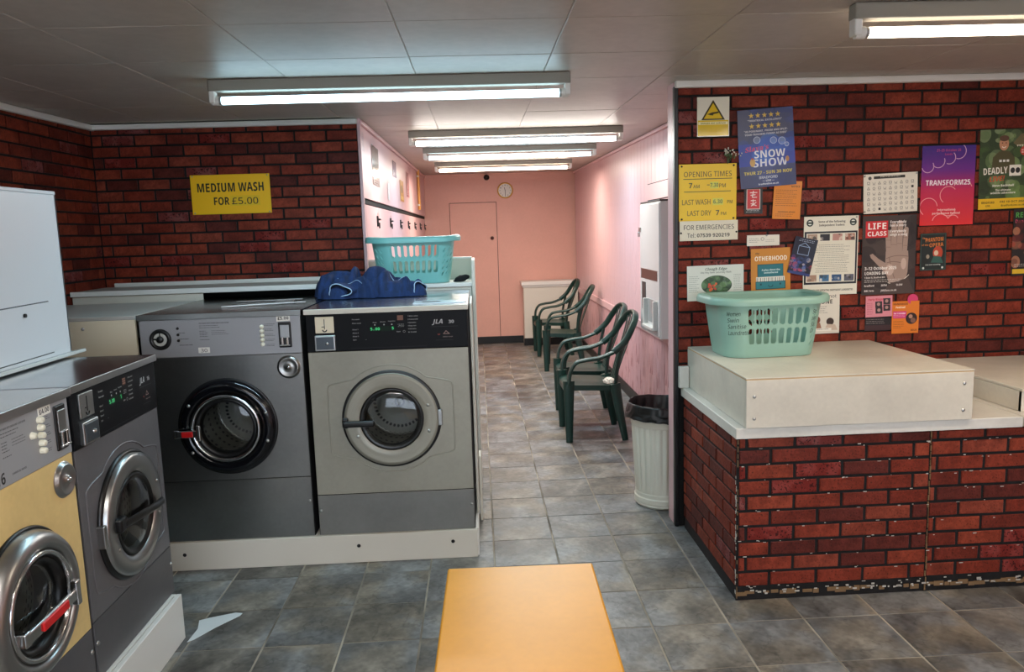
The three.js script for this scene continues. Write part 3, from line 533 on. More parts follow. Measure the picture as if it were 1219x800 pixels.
// ------------------------------------------------------------------ counter with brick cladding
{
  const c = thing('brick_counter', 'brick-clad counter with white worktop below the poster wall', 'counter', [1.02, 0, -2.945]);
  part('core', slabIn(0.004, 2.275, 0.0, 0.694, -0.79, -0.004), M.mortar, c);
  const sideFace = new THREE.Group(); sideFace.name = 'side_cladding'; sideFace.rotation.y = -Math.PI / 2; c.add(sideFace); sideFace.position.set(-0.006, 0, 0);
  part('bedding', slabIn(-0.79, -0.002, 0.0, 0.694, -0.012, -0.006), M.mortar, sideFace);
  bricks(sideFace, -0.788, -0.006, 0.05, 0.69, { u: -0.06, v: 0.648, pitch: 0.198, course: 0.0655, pale: 0.05, joint: 0.0125 });
  const frontFace = new THREE.Group(); frontFace.name = 'front_cladding'; frontFace.position.set(0, 0, 0.008); c.add(frontFace);
  part('bedding', slabIn(-0.002, 2.275, 0.0, 0.694, -0.014, -0.006), M.mortar, frontFace);
  bricks(frontFace, 0.008, 0.795, 0.05, 0.69, { u: 0.037, v: 0.648, pitch: 0.198, course: 0.0655, pale: 0.1, joint: 0.0125 });
  bricks(frontFace, 0.806, 2.27, 0.05, 0.69, { u: 0.83, v: 0.652, pitch: 0.198, course: 0.0655, pale: 0.12, joint: 0.0125 });
  // chipped board edges: raw wood along seam, corner and foot, with flakes of old white paint
  const raw = [], flakes = [];
  for (let y = 0.02; y < 0.69; y += 0.03) { raw.push(rb(R(0.002, 0.006), R(0.02, 0.032), 0.004, 0.001, 1).translate(0.8 + R(-0.002, 0.002), y, 0.004)); if (rnd() < 0.5) raw.push(rb(R(0.002, 0.004), R(0.015, 0.03), 0.006, 0.001, 1).translate(0.0, y, 0.004)); }
  for (let x = 0.02; x < 1.7; x += 0.035) if (rnd() < 0.62) raw.push(rb(R(0.02, 0.05), R(0.008, 0.022), 0.004, 0.001, 1).translate(x, R(0.024, 0.036), 0.001 + R(0, 0.003)));
  for (let i = 0; i < 130; i++) { const k = Math.floor(R(0, 11)), y = Math.min(0.684, 0.648 - k * 0.0655 + R(-0.0065, 0.0065)); flakes.push(box(R(0.003, 0.016), R(0.0015, 0.004), 0.001).translate(R(0.01, 1.2), y, R(-0.004, 0.0075) + 0.001)); }
  for (let i = 0; i < 60; i++) flakes.push(box(R(0.004, 0.02), R(0.003, 0.008), 0.001).translate(R(0.02, 1.3), R(0.03, 0.052), 0.006));
  for (let i = 0; i < 40; i++) flakes.push(box(0.0012, R(0.004, 0.02), R(0.003, 0.008)).translate(-0.0045, R(0.03, 0.6), R(-0.012, 0.0)));
  const rw = part('raw_board_edges', join(raw), mat('#7a5f40', { roughness: 0.85 }), c, [0, 0, 0.004]); rw.userData.kind = 'stuff';
  const fk = part('paint_flakes', join(flakes), mat('#b9b5ac', { roughness: 0.8 }), c, [0, 0, 0.008]); fk.userData.kind = 'stuff';
  const lam = mat('#e6e4dd', { map: grime, roughness: 0.35 });
  part('worktop', rb(1.186, 0.045, 0.83, 0.004), lam, c, [0.578, 0.7185, -0.39]);
  part('worktop', rb(1.09, 0.045, 0.83, 0.004), lam, c, [1.722, 0.7185, -0.39]);
  part('end_upstand', rb(0.05, 0.11, 0.03, 0.004), lam, c, [-0.005, 0.796, -0.79]);
  const bxm = mat('#e4ded0', { map: grime, roughness: 0.4 }), ply = mat('#c9a878', { roughness: 0.7 });
  const b1 = thing('counter_box', 'large cream board box on the counter, under the green basket', 'box', [1.505, 0.741, -3.345]);
  part('front_board', rb(0.925, 0.195, 0.018, 0.002), bxm, b1, [0, 0.0985, 0.426]);
  part('end_board', rb(0.018, 0.195, 0.832, 0.002), bxm, b1, [-0.4535, 0.0985, 0.0]);
  part('end_board', rb(0.018, 0.195, 0.832, 0.002), bxm, b1, [0.4535, 0.0985, 0.0]);
  part('lid', rb(0.93, 0.005, 0.84, 0.001), bxm, b1, [0, 0.2035, 0.015]);
  part('lid_core', rb(0.926, 0.006, 0.836, 0.001), ply, b1, [0, 0.198, 0.015]);
  for (const [x, y] of [[-0.43, 0.13], [-0.43, 0.04], [0.425, 0.15], [0.425, 0.04]]) part('screw', screwGeo, M.screw, b1, [x, y, 0.434]);
  const b2 = thing('counter_box', 'low cream board box at the counter end, by the worktop joint', 'box', [2.72, 0.741, -3.36]);
  part('front_board', rb(0.98, 0.085, 0.018, 0.002), bxm, b2, [0, 0.043, 0.36]);
  part('end_board', rb(0.018, 0.085, 0.74, 0.002), bxm, b2, [-0.481, 0.043, 0.0]);
  part('lid', rb(0.98, 0.012, 0.75, 0.003), bxm, b2, [0, 0.0925, 0.0]);
}
// ------------------------------------------------------------------ laundry baskets
function rrPoint(s, a, b, r) { // point on a rounded rectangle by share of its length, starting mid front
  const L = [2 * (a - r), Math.PI / 2 * r, 2 * (b - r), Math.PI / 2 * r], tot = 2 * (L[0] + L[1] + L[2] + L[3]) ; let d = ((s % 1) + 1) % 1 * tot + (a - r);
  d %= tot; const segs = [[0, 1], [1, 0], [2, 1]]; let q = 0;
  const seq = [[L[0], 'l', -a + r, b, 1, 0], [L[1], 'c', a - r, b - r, Math.PI / 2], [L[2], 'l', a, b - r, 0, -1], [L[1], 'c', a - r, -b + r, 0], [L[0], 'l', a - r, -b, -1, 0], [L[1], 'c', -a + r, -b + r, -Math.PI / 2], [L[2], 'l', -a, -b + r, 0, 1], [L[1], 'c', -a + r, b - r, Math.PI]];
  for (const e of seq) { if (d <= e[0]) { if (e[1] === 'l') return [e[2] + e[4] * d, e[3] + e[5] * d]; const th = e[4] - d / r; return [e[2] + Math.cos(th) * r, e[3] + Math.sin(th) * r]; } d -= e[0]; }
  return [-a + r, b];
}
const makeBasketGeos = plainCorner => {
  const N = 440, K = 52, H = 0.262, A = v => mix(0.208, 0.246, v ** 0.9), B = v => mix(0.146, 0.178, v ** 0.9), Rr = v => mix(0.085, 0.11, v);
  const P = (i, k, off) => { const v = k / K, [x, z] = rrPoint(i / N, A(v) + off, B(v) + off, Rr(v) + off); return V(x, 0.004 + v * H, z); };
  const perim = 2 * (2 * (0.227 - 0.1) + 2 * (0.162 - 0.1) + Math.PI * 0.1);
  const capsule = (x, y, hw, y0, y1) => { if (Math.abs(x) > hw) return false; const c = Math.max(y0 + hw, Math.min(y1 - hw, y)); return x * x + (y - c) * (y - c) < hw * hw; };
  const open = (i, k) => {
    let s = (i + 0.5) / N; const y = (k + 0.5) / K * H; s = ((s % 1) + 1) % 1;
    const sf = (s > 0.75 ? s - 1 : s), half = Math.abs(sf) < 0.25 ? sf : s - 0.5, d = half * perim; // metres from the middle of a long side
    const f = d - 0.012; if (Math.abs(f) < 0.145) { const c = Math.round((f + 0.0175) / 0.035) * 0.035 - 0.0175; if (Math.abs(c) < 0.13 && (capsule(f - c, y, 0.0122, 0.058, 0.132) || capsule(f - c, y, 0.0122, 0.148, 0.222))) return true; return false; }
    const e = Math.abs(d) - 0.19, q = (e - (y - 0.14) * 0.5);
    if (!(plainCorner && d < 0) && Math.abs(d) > 0.165 && Math.abs(d) < 0.30) for (let r = 0; r < 5; r++) { const y0 = 0.055 + r * 0.034; for (let c = 0; c < 3; c++) { const ex = Math.abs(d) - (0.182 + c * 0.03), ty = y - y0 - c * 0.004; const al = ex * 0.55 + ty * 0.83, ac = ex * 0.83 - ty * 0.55; if (Math.abs(al) < 0.013 && Math.abs(ac) < 0.0032) return true; } }
    return false;
  };
  const pos = [], quad = (a, b, c, d) => { for (const p of [a, b, c, a, c, d]) pos.push(p.x, p.y, p.z); }, th = -0.0028;
  const mask = []; for (let k = 0; k < K; k++) { mask.push([]); for (let i = 0; i < N; i++) mask[k].push(open(i, k)); }
  const po = [], pi = []; for (let k = 0; k <= K; k++) { po.push([]); pi.push([]); for (let i = 0; i < N; i++) { po[k].push(P(i, k, 0)); pi[k].push(P(i, k, th)); } }
  for (let k = 0; k < K; k++) for (let i = 0; i < N; i++) if (!mask[k][i]) {
    const n = (i + 1) % N, p = (i - 1 + N) % N;
    quad(po[k][n], po[k][i], po[k + 1][i], po[k + 1][n]); quad(pi[k][i], pi[k][n], pi[k + 1][n], pi[k + 1][i]);
    if (mask[k][n]) quad(po[k][n], po[k + 1][n], pi[k + 1][n], pi[k][n]);
    if (mask[k][p]) quad(po[k + 1][i], po[k][i], pi[k][i], pi[k + 1][i]);
    if (k < K - 1 && mask[k + 1][i]) quad(po[k + 1][n], po[k + 1][i], pi[k + 1][i], pi[k + 1][n]);
    if (k > 0 && mask[k - 1][i]) quad(po[k][i], po[k][n], pi[k][n], pi[k][i]);
  }
  let wall = new THREE.BufferGeometry(); wall.setAttribute('position', new THREE.Float32BufferAttribute(pos, 3)); wall = toCreasedNormals(wall, 0.7);
  const bs = new THREE.Shape(); for (let i = 0; i < 120; i++) { const [x, z] = rrPoint(i / 120, 0.207, 0.145, 0.085); i ? bs.lineTo(x, z) : bs.moveTo(x, z); }
  const base = new THREE.ExtrudeGeometry(bs, { depth: 0.004, bevelEnabled: false }).rotateX(Math.PI / 2).translate(0, 0.005, 0);
  // rolled rim, dipping out at the ends as lifting handles
  const rimPts = u => { const [x, z] = rrPoint(u, 0.249, 0.181, 0.112); const e = Math.max(0, Math.abs(x) - 0.19) / 0.06; return V(x * (1 + 0.02 * e), 0.266 + 0.006 * e, z); };
  const prof = [[-0.006, -0.004], [-0.004, 0.006], [0.006, 0.010], [0.017, 0.006], [0.022, -0.008], [0.021, -0.024], [0.018, -0.024], [0.016, -0.006], [0.004, 0.0], [-0.006, -0.004]];
  const rim = gridGeo(160, prof.length - 1, (u, v) => { const a = rimPts(u), b = rimPts(u + 0.002), t = b.clone().sub(a).normalize(), out = V(-t.z, 0, t.x); const q = prof[Math.round(v * (prof.length - 1))]; const e = Math.max(0, Math.abs(a.x) - 0.22) / 0.05; return a.clone().addScaledVector(out, q[0] * (1 + 0.5 * Math.min(1, e))).add(V(0, q[1] * (1 + 0.15 * e), 0)); }, true);
  const dot = new THREE.Vector3(); { const n = rim.attributes.normal, p = rim.attributes.position; }
  return { wall, base, rim: toCreasedNormals(rim, 1.0), P: (d, y) => P(d / perim * N, y / H * K, 0.0007) };
};
M.basket = mat('#8fb5a4', { roughness: 0.38, side: THREE.DoubleSide });
M.basketB = mat('#78bab6', { roughness: 0.38, side: THREE.DoubleSide });
function basket(label, pos, turn, m, basketGeos) {
  const t = thing('laundry_basket', label, 'laundry basket', pos, turn, 'laundry baskets');
  part('basket_wall', basketGeos.wall, m, t); part('basket_base', basketGeos.base, m, t); part('rim', basketGeos.rim, m, t);
  return t;
}
basket('teal plastic laundry basket on the white worktop unit beside the denim', [-0.385, 1.262, -4.66], 0.01, M.basketB, makeBasketGeos(false));
const markedGeos = makeBasketGeos(true);
const bk2 = basket('sage green laundry basket with black marker scribbles, on the counter box', [1.32, 0.948, -3.5], 0.03, M.basket, markedGeos);
{
  const scrawl = (lines, w, h) => { const t = canvasTex(256, 256, (g) => { g.clearRect(0, 0, 256, 256); lines.forEach((s, i) => T(g, s, 8, 34 + i * 62, 56, '#1c2422', { align: 'left', style: 'italic', w: 60 + s.length * 19, rot: -0.03 })); }); return t; };
  for (const [lines, x, w, ry] of [[['Women', 'Swin', 'Sanitise', 'Laundrette'], -0.17, 0.10, 0], [['Str', 'pan', 'Soc', 'Co'], 0.19, 0.06, 0]]) {
    const tx = scrawl(lines), g = gridGeo(12, 8, (u, v) => markedGeos.P(x + (u - 0.5) * w, 0.095 + v * 0.12)).toNonIndexed(); g.computeVertexNormals();
    part('marker_writing', g, mat('#ffffff', { map: tx, transparent: true, alphaTest: 0.35, roughness: 0.6, side: THREE.DoubleSide }), bk2);
  }
}
// ------------------------------------------------------------------ denim heap and sock
const denimTex = dataTex(512, (u, v) => { const t = ((u * 256 + v * 256) % 2 < 1 ? 1 : 0.86), f = fbm(u, v, 7, 5, 701), g = fbm(u, v, 90, 2, 709), l = (0.55 + 0.75 * f) * t * (0.85 + 0.3 * g); return [cl(20 * l), cl(46 * l), cl(92 * l)]; }, true, 6, 6);
{
  const lumps = [[-0.17, -0.07, 0.14, 0.075, 0.05, 0.115], [-0.15, 0.06, 0.095, 0.07, 0.2, 0.07], [0.03, -0.02, 0.08, 0.10, 0.5, 0.135], [-0.05, 0.03, 0.055, 0.09, -0.5, 0.09], [0.14, 0.045, 0.125, 0.06, -0.15, 0.07], [0.24, 0.05, 0.065, 0.055, 0.3, 0.055], [0.13, -0.07, 0.085, 0.06, 0.2, 0.08],
    [-0.21, -0.01, 0.028, 0.085, 0.6, 0.10], [0.095, 0.015, 0.026, 0.09, 0.35, 0.115], [0.19, 0.035, 0.022, 0.075, -0.45, 0.085], [-0.09, -0.06, 0.026, 0.09, 0.25, 0.135], [-0.02, 0.075, 0.02, 0.065, -0.8, 0.085], [-0.26, -0.06, 0.03, 0.08, -0.3, 0.09], [0.05, 0.07, 0.022, 0.07, 1.1, 0.085], [-0.13, 0.02, 0.02, 0.08, 1.0, 0.10], [0.0, -0.07, 0.025, 0.08, -0.9, 0.13], [0.26, 0.03, 0.018, 0.05, 0.5, 0.07]];
  const wob = (x, z, q) => fbm(x * 1.3 + 0.5, z * 1.3 + 0.5, 9, 3, 731 + q) - 0.5;
  const hgt = (x0, z0) => { const x = x0 + 0.05 * wob(x0, z0, 0), z = z0 + 0.05 * wob(x0, z0, 9); let e = 0; const k = 90; for (const [cx, cz, rx, rz, an, hh] of lumps) { const dx = x - cx, dz = z - cz, c = Math.cos(an), n = Math.sin(an), d2 = ((dx * c + dz * n) / rx) ** 2 + ((-dx * n + dz * c) / rz) ** 2; if (d2 < 1) e += Math.exp(k * hh * Math.sqrt(1 - d2) ** 0.9) - 1; } return e > 0 ? Math.max(0.003, Math.log(1 + e) / k + 0.006 * wob(x0 * 3, z0 * 3, 20)) : -1; };
  const nx = 150, nz = 90, W = 0.66, D = 0.42, pos = [], uv = []; const gp = (i, k) => { const x = (i / nx - 0.5) * W, z = (k / nz - 0.5) * D; return [x, hgt(x, z), z]; };
  const G = []; for (let k = 0; k <= nz; k++) { G.push([]); for (let i = 0; i <= nx; i++) G[k].push(gp(i, k)); }
  const push = p => { pos.push(p[0], Math.max(0.001, p[1]), p[2]); uv.push(p[0], p[2] + p[1]); };
  for (let k = 0; k < nz; k++) for (let i = 0; i < nx; i++) { const a = G[k][i], b = G[k][i + 1], c = G[k + 1][i + 1], d = G[k + 1][i]; if (Math.max(a[1], b[1], c[1], d[1]) < 0) continue; for (const p of [a, d, c, a, c, b]) push(p); }
  let g = new THREE.BufferGeometry(); g.setAttribute('position', new THREE.Float32BufferAttribute(pos, 3)); g.setAttribute('uv', new THREE.Float32BufferAttribute(uv, 2)); g = toCreasedNormals(g, 1.2);
  M.denim = mat('#ffffff', { map: denimTex, roughness: 0.95, side: THREE.DoubleSide });
  const t = thing('jeans', 'crumpled blue denim jeans lying on the champagne washing machine', 'jeans', [-0.59, 1.2275, -4.13], 0.04); t.scale.y = 1.2;
  part('denim', g, M.denim, t);
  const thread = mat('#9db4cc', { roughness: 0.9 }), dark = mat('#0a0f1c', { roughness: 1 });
  const cuff = (cx, cz, y, a, b, turn, lean) => { // open leg end: dark mouth inside a pale stitched hem
    const rim = k => [...Array(20).keys()].map(i => { const th = i / 20 * Math.PI * 2, w = 1 + 0.16 * Math.sin(3 * th + cx * 30); return V(Math.cos(th) * a * w * k, Math.max(-y + 0.006, Math.sin(th) * b * w * k), 0); });
    const leg = part('leg_end', gridGeo(40, 4, (u, v) => { const c = new THREE.CatmullRomCurve3(rim(1 + 0.1 * (1 - v)), true).getPoint(u % 1); return V(c.x, c.y, -0.06 * (1 - v)); }, true), M.denim, t, [cx, y, cz], [lean, turn, 0]);
    part('hem', new THREE.TubeGeometry(new THREE.CatmullRomCurve3(rim(1), true), 60, 0.0024, 6, true), thread, leg);
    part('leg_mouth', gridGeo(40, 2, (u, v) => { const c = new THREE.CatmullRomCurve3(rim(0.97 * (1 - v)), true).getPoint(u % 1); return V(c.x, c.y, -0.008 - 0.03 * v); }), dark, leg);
  };
  cuff(-0.145, 0.13, 0.036, 0.06, 0.028, -0.25, 0); cuff(0.27, 0.07, 0.034, 0.045, 0.027, 0.8, 0);
  const seam = (list) => tube(list.map(([x, z]) => V(x, Math.max(0.006, hgt(x, z)) + 0.0005, z)), 0.0013, 60, 5);
  part('seam', join([seam([[-0.16, 0.05], [-0.11, 0.035], [-0.06, 0.05], [-0.03, 0.085]]), seam([[0.1, 0.0], [0.14, 0.02], [0.19, 0.035], [0.23, 0.03]])]), thread, t);
  const sk = gridGeo(28, 16, (u, v) => { const th = u * Math.PI * 2, ph = (v - 0.5) * Math.PI, n = 0.75 + 0.5 * fbm(u, v, 5, 3, 761); return V(Math.cos(ph) * Math.cos(th) * 0.05 * n, Math.max(0.001, 0.018 + Math.sin(ph) * 0.02 * n + 0.012 * Math.cos(th) * Math.cos(ph)), Math.cos(ph) * Math.sin(th) * 0.026 * n); }, true);
  thingMesh('sock', 'small black sock left on the white worktop unit', 'sock', sk, mat('#101013', { roughness: 0.95 }), [-0.105, 1.262, -4.58], [0, 0.3, 0]);
}
// ------------------------------------------------------------------ moulded garden chairs
M.chair = mat('#12342d', { roughness: 0.34, side: THREE.DoubleSide });
function buildChair() {
  const t = new THREE.Group();
  const ref = V(1, 0, 0), wS = 0.215;
  // seat: shallow dish with a rolled front
  const seatTop = (u, v) => { const x = (u - 0.5) * 2, z = mix(-0.19, 0.225, v), w = wS * (1 - 0.1 * (1 - v) - 0.16 * Math.max(0, v - 0.86) ** 1.2); return V(x * w, 0.425 - 0.016 * (1 - x * x) * Math.sin(Math.PI * Math.min(1, v * 1.05)) - 0.02 * (1 - v) - (v > 0.88 ? (v - 0.88) ** 2 * 1.6 : 0), z); };
  const up = gridGeo(20, 20, (u, v) => seatTop(1 - u, v)), dn = gridGeo(20, 20, (u, v) => { const p = seatTop(u, v), e = Math.max(Math.abs(u - 0.5) * 2, Math.abs(v - 0.5) * 2); p.y -= e > 0.9 ? 0.04 : 0.012; return p; });
  const rimS = gridGeo(80, 1, (u, v) => { const s = (u * 4) % 4, k = Math.floor(s) % 4, f = s - Math.floor(s); const [a, b] = [[f, 0], [1, f], [1 - f, 1], [0, 1 - f]][k]; const p = seatTop(a, b); p.y -= v * 0.04; return p; });
  part('seat', join([up, dn, rimS]), M.chair, t);
  // continuous hoop: arm, back edge, crown, back edge, arm
  const half = [V(0.236, 0.44, 0.2), V(0.242, 0.53, 0.186), V(0.246, 0.592, 0.145), V(0.248, 0.612, 0.07), V(0.248, 0.625, -0.03), V(0.246, 0.66, -0.13), V(0.236, 0.735, -0.215), V(0.205, 0.83, -0.275), V(0.15, 0.893, -0.312), V(0.075, 0.918, -0.328)];
  const mirror = p => V(-p.x, p.y, p.z), armPts = half.slice(0, 6), backPts = [...half.slice(5), V(0, 0.925, -0.332), ...half.slice(5).map(mirror).reverse()];
  part('backrest', join([sweep(backPts, 0.025, 0.014, V(0, 0.5, 0.85), 60, 10), ...[-2, -1, 0, 1, 2].map(i => sweep([V(i * 0.042, 0.405, -0.165), V(i * 0.05, 0.55, -0.205), V(i * 0.058, 0.74, -0.272), V(i * 0.064, 0.91 - 0.006 * i * i, -0.325 + 0.003 * i * i)], 0.017, 0.005, V(1, 0, 0), 16, 8)),
    ...[-1, 1].map(s => sweep([V(s * 0.2, 0.41, -0.15), V(s * 0.215, 0.55, -0.165), V(s * 0.225, 0.70, -0.2)], 0.02, 0.007, V(0.6, 0, 0.8), 12, 8))]), M.chair, t);
  for (const s of [-1, 1]) {
    part('arm', sweep(armPts.map(p => s > 0 ? p : mirror(p)), v => mix(0.030, 0.027, v), 0.015, V(1, 0, 0), 30, 10), M.chair, t);
    part('leg', sweep([V(s * 0.228, 0.46, 0.198), V(s * 0.23, 0.3, 0.2), V(s * 0.236, 0.0, 0.202)], v => mix(0.046, 0.027, v), v => mix(0.03, 0.02, v), V(0.3, 0, 1), 12, 10), M.chair, t);
    part('leg', sweep([V(s * 0.2, 0.42, -0.145), V(s * 0.212, 0.22, -0.175), V(s * 0.232, 0.0, -0.212)], v => mix(0.044, 0.025, v), v => mix(0.028, 0.018, v), V(0.3, 0, 1), 12, 10), M.chair, t);
  }
  return t;
}
{
  const proto = buildChair();
  const list = [['dark green plastic armchair with a crumpled tissue on its seat', 0.825, -5.65, -Math.PI / 2 + 0.0], ['dark green plastic armchair tight beside the one holding a tissue', 0.855, -6.215, -Math.PI / 2], ['dark green plastic armchair standing alone midway along the boarded wall', 0.945, -8.5, -Math.PI / 2 - 0.12], ['dark green plastic armchair in front of the white cabinet in the corner', 0.915, -9.55, -Math.PI / 2 + 0.02]];
  list.forEach(([label, x, z, r], i) => { const c = i ? proto.clone() : proto; c.name = numbered('plastic_armchair'); scene.add(c); c.position.set(x, 0, z); c.rotation.y = r; c.userData = { label, category: 'chair', group: 'green plastic armchairs along the boarded wall' }; });
  const ts = new THREE.IcosahedronGeometry(0.03, 4); { const p = ts.attributes.position; for (let i = 0; i < p.count; i++) { const d = V(p.getX(i), p.getY(i), p.getZ(i)).normalize(), n = 0.7 + 0.7 * (1 - Math.abs(2 * fbm(d.x * 0.5 + 0.5, d.y * 0.5 + 0.5 + d.z * 0.3, 5, 3, 801) - 1)); p.setXYZ(i, d.x * 0.036 * n, Math.max(-0.012, d.y * 0.024 * n), d.z * 0.04 * n); } ts.computeVertexNormals(); }
  thingMesh('tissue', 'crumpled white tissue lying on a green chair seat', 'tissue', ts, mat('#d8d0c4', { roughness: 0.95 }), [0.945, 0.421, -5.54], [0, 0.4, 0]);
}
// ------------------------------------------------------------------ bin, bench, paper scrap
{
  const t = thing('waste_bin', 'white fluted plastic bin lined with a black bag', 'bin', [1.0, 0, -4.13]);
  const prof = [[0.0, 0.135], [0.0, 0.14], [0.012, 0.152], [0.02, 0.15], [0.026, 0.153], [0.05, 0.153], [0.056, 0.148], [0.075, 0.148], [0.08, 0.146], [0.44, 0.166], [0.45, 0.17], [0.475, 0.171], [0.482, 0.176], [0.488, 0.174]].map(([y, r]) => [y * 1.04, r * 1.02]);
  const yr = v => { const q = v * (prof.length - 1), i = Math.min(prof.length - 2, Math.floor(q)), f = q - i; return [mix(prof[i][0], prof[i + 1][0], f), mix(prof[i][1], prof[i + 1][1], f)]; };
  const body = gridGeo(240, 52, (u, v) => { const [y, r] = yr(v), th = u * Math.PI * 2, fl = y > 0.085 && y < 0.46 ? 0.007 * Math.abs(Math.sin(th * 14)) : 0.006; const q = r - 0.004 + fl; return V(Math.cos(-th) * q, y, Math.sin(-th) * q); }, true);
  part('bin_body', join([body, cyl(0.138, 0.138, 0.004, 40).translate(0, 0.003, 0)]), mat('#d9d6c6', { roughness: 0.4, side: THREE.DoubleSide }), t);
  const bag = gridGeo(160, 26, (u, v) => { const th = u * Math.PI * 2, n = 1 - Math.abs(2 * fbm(u, v * 0.25, 18, 3, 821) - 1), m = fbm(u, v, 9, 3, 829); let r, y;
    if (v < 0.4) { const q = v / 0.4; r = 0.192 + 0.02 * n - 0.008 * q; y = mix(0.53 - 0.05 * m, 0.55, q); } else if (v < 0.55) { const q = (v - 0.4) / 0.15; r = mix(0.19, 0.172, q) + 0.008 * n; y = 0.555 + 0.026 * Math.sin(q * Math.PI) + 0.03 * (m - 0.4); } else { const q = (v - 0.55) / 0.45; r = mix(0.172, 0.11, q) + 0.016 * (n - 0.5); y = mix(0.555, 0.28, q); }
    return V(Math.cos(-th) * r, y, Math.sin(-th) * r); }, true);
  part('bin_bag', bag, mat('#0b0c0d', { roughness: 0.42, side: THREE.DoubleSide }), t);
  const by = dataTex(256, (u, v) => { const l = 236 + 18 * fbm(u, v, 6, 5, 841) + 6 * (fbm(u, v, 70, 2, 847) - 0.5); return [cl(l), cl(l), cl(l)]; }, true, 1, 1);
  const b = thing('bench', 'plain bench with a bright yellow-orange laminated top', 'bench', [0.085, 0, -1.55], -0.02);
  part('bench_top', rb(0.482, 0.026, 1.7, 0.008, 3), mat('#eba32a', { map: by, roughness: 0.38 }), b, [0, 0.437, 0]);
  part('frame', join([box(0.03, 0.04, 1.5).translate(-0.17, 0.404, 0), box(0.03, 0.04, 1.5).translate(0.17, 0.404, 0), box(0.31, 0.04, 0.03).translate(0, 0.404, -0.74), box(0.31, 0.04, 0.03).translate(0, 0.404, 0.74)]), M.black, b);
  for (const x of [-0.17, 0.17]) for (const z of [-0.74, 0.74]) part('leg', rb(0.03, 0.386, 0.03, 0.004), M.black, b, [x, 0.193, z]);
  const sh = new THREE.Shape(); [[0, 0], [0.01, 0.1], [-0.005, 0.17], [0.03, 0.185], [0.13, 0.215], [0.16, 0.205], [0.155, 0.185], [0.08, 0.1], [0.02, 0.015]].forEach(([x, y], i) => i ? sh.lineTo(x, y) : sh.moveTo(x, y));
  const sg = new THREE.ExtrudeGeometry(sh, { depth: 0.0012, bevelEnabled: false }).rotateX(-Math.PI / 2);
  thingMesh('paper_scrap', 'torn scrap of white paper on the floor tiles', 'paper', sg, mat('#cfd6d8', { roughness: 0.8 }), [-1.19, 0.001, -2.835], [0, 0.05, 0]);
}
// ------------------------------------------------------------------ lockers of the passage
{
  const edges = [-4.94, -5.585, -6.395, -7.205, -8.01, -8.82, -9.63, -10.44];
  for (let i = 0; i < 7; i++) {
    const w = edges[i] - edges[i + 1], t = thing('locker', `pink locker front with a black latch, ${['first', 'second', 'third', 'fourth', 'fifth', 'sixth', 'last'][i]} from the brick wall`, 'locker', [-0.7, 0, (edges[i] + edges[i + 1]) / 2], Math.PI / 2, 'pink lockers in the passage');
    part('carcass', slabIn(-w / 2 + 0.002, w / 2 - 0.002, 0, 1.755, -0.48, -0.02), M.pinkCool, t);
    const d = part('door', rb(w - 0.012, 1.74, 0.018, 0.003), M.pinkCool, t, [0, 0.877, -0.01]);
    part('latch', join([rb(0.022, 0.075, 0.012, 0.004).translate(0, 0, 0.006), rb(0.05, 0.012, 0.02, 0.004).translate(0.012, 0.012, 0.016), at(cyl(0.005, 0.005, 0.04, 10), 0.02, -0.03, 0.014)]), M.black, d, [w / 2 - 0.13, 1.652 - 0.877, 0.009]);
    part('number_plate', rb(0.04, 0.022, 0.003, 0.001), mat('#c9a3a0', { roughness: 0.4 }), d, [w / 2 - 0.06, 1.70 - 0.877, 0.0095]);
  }
}
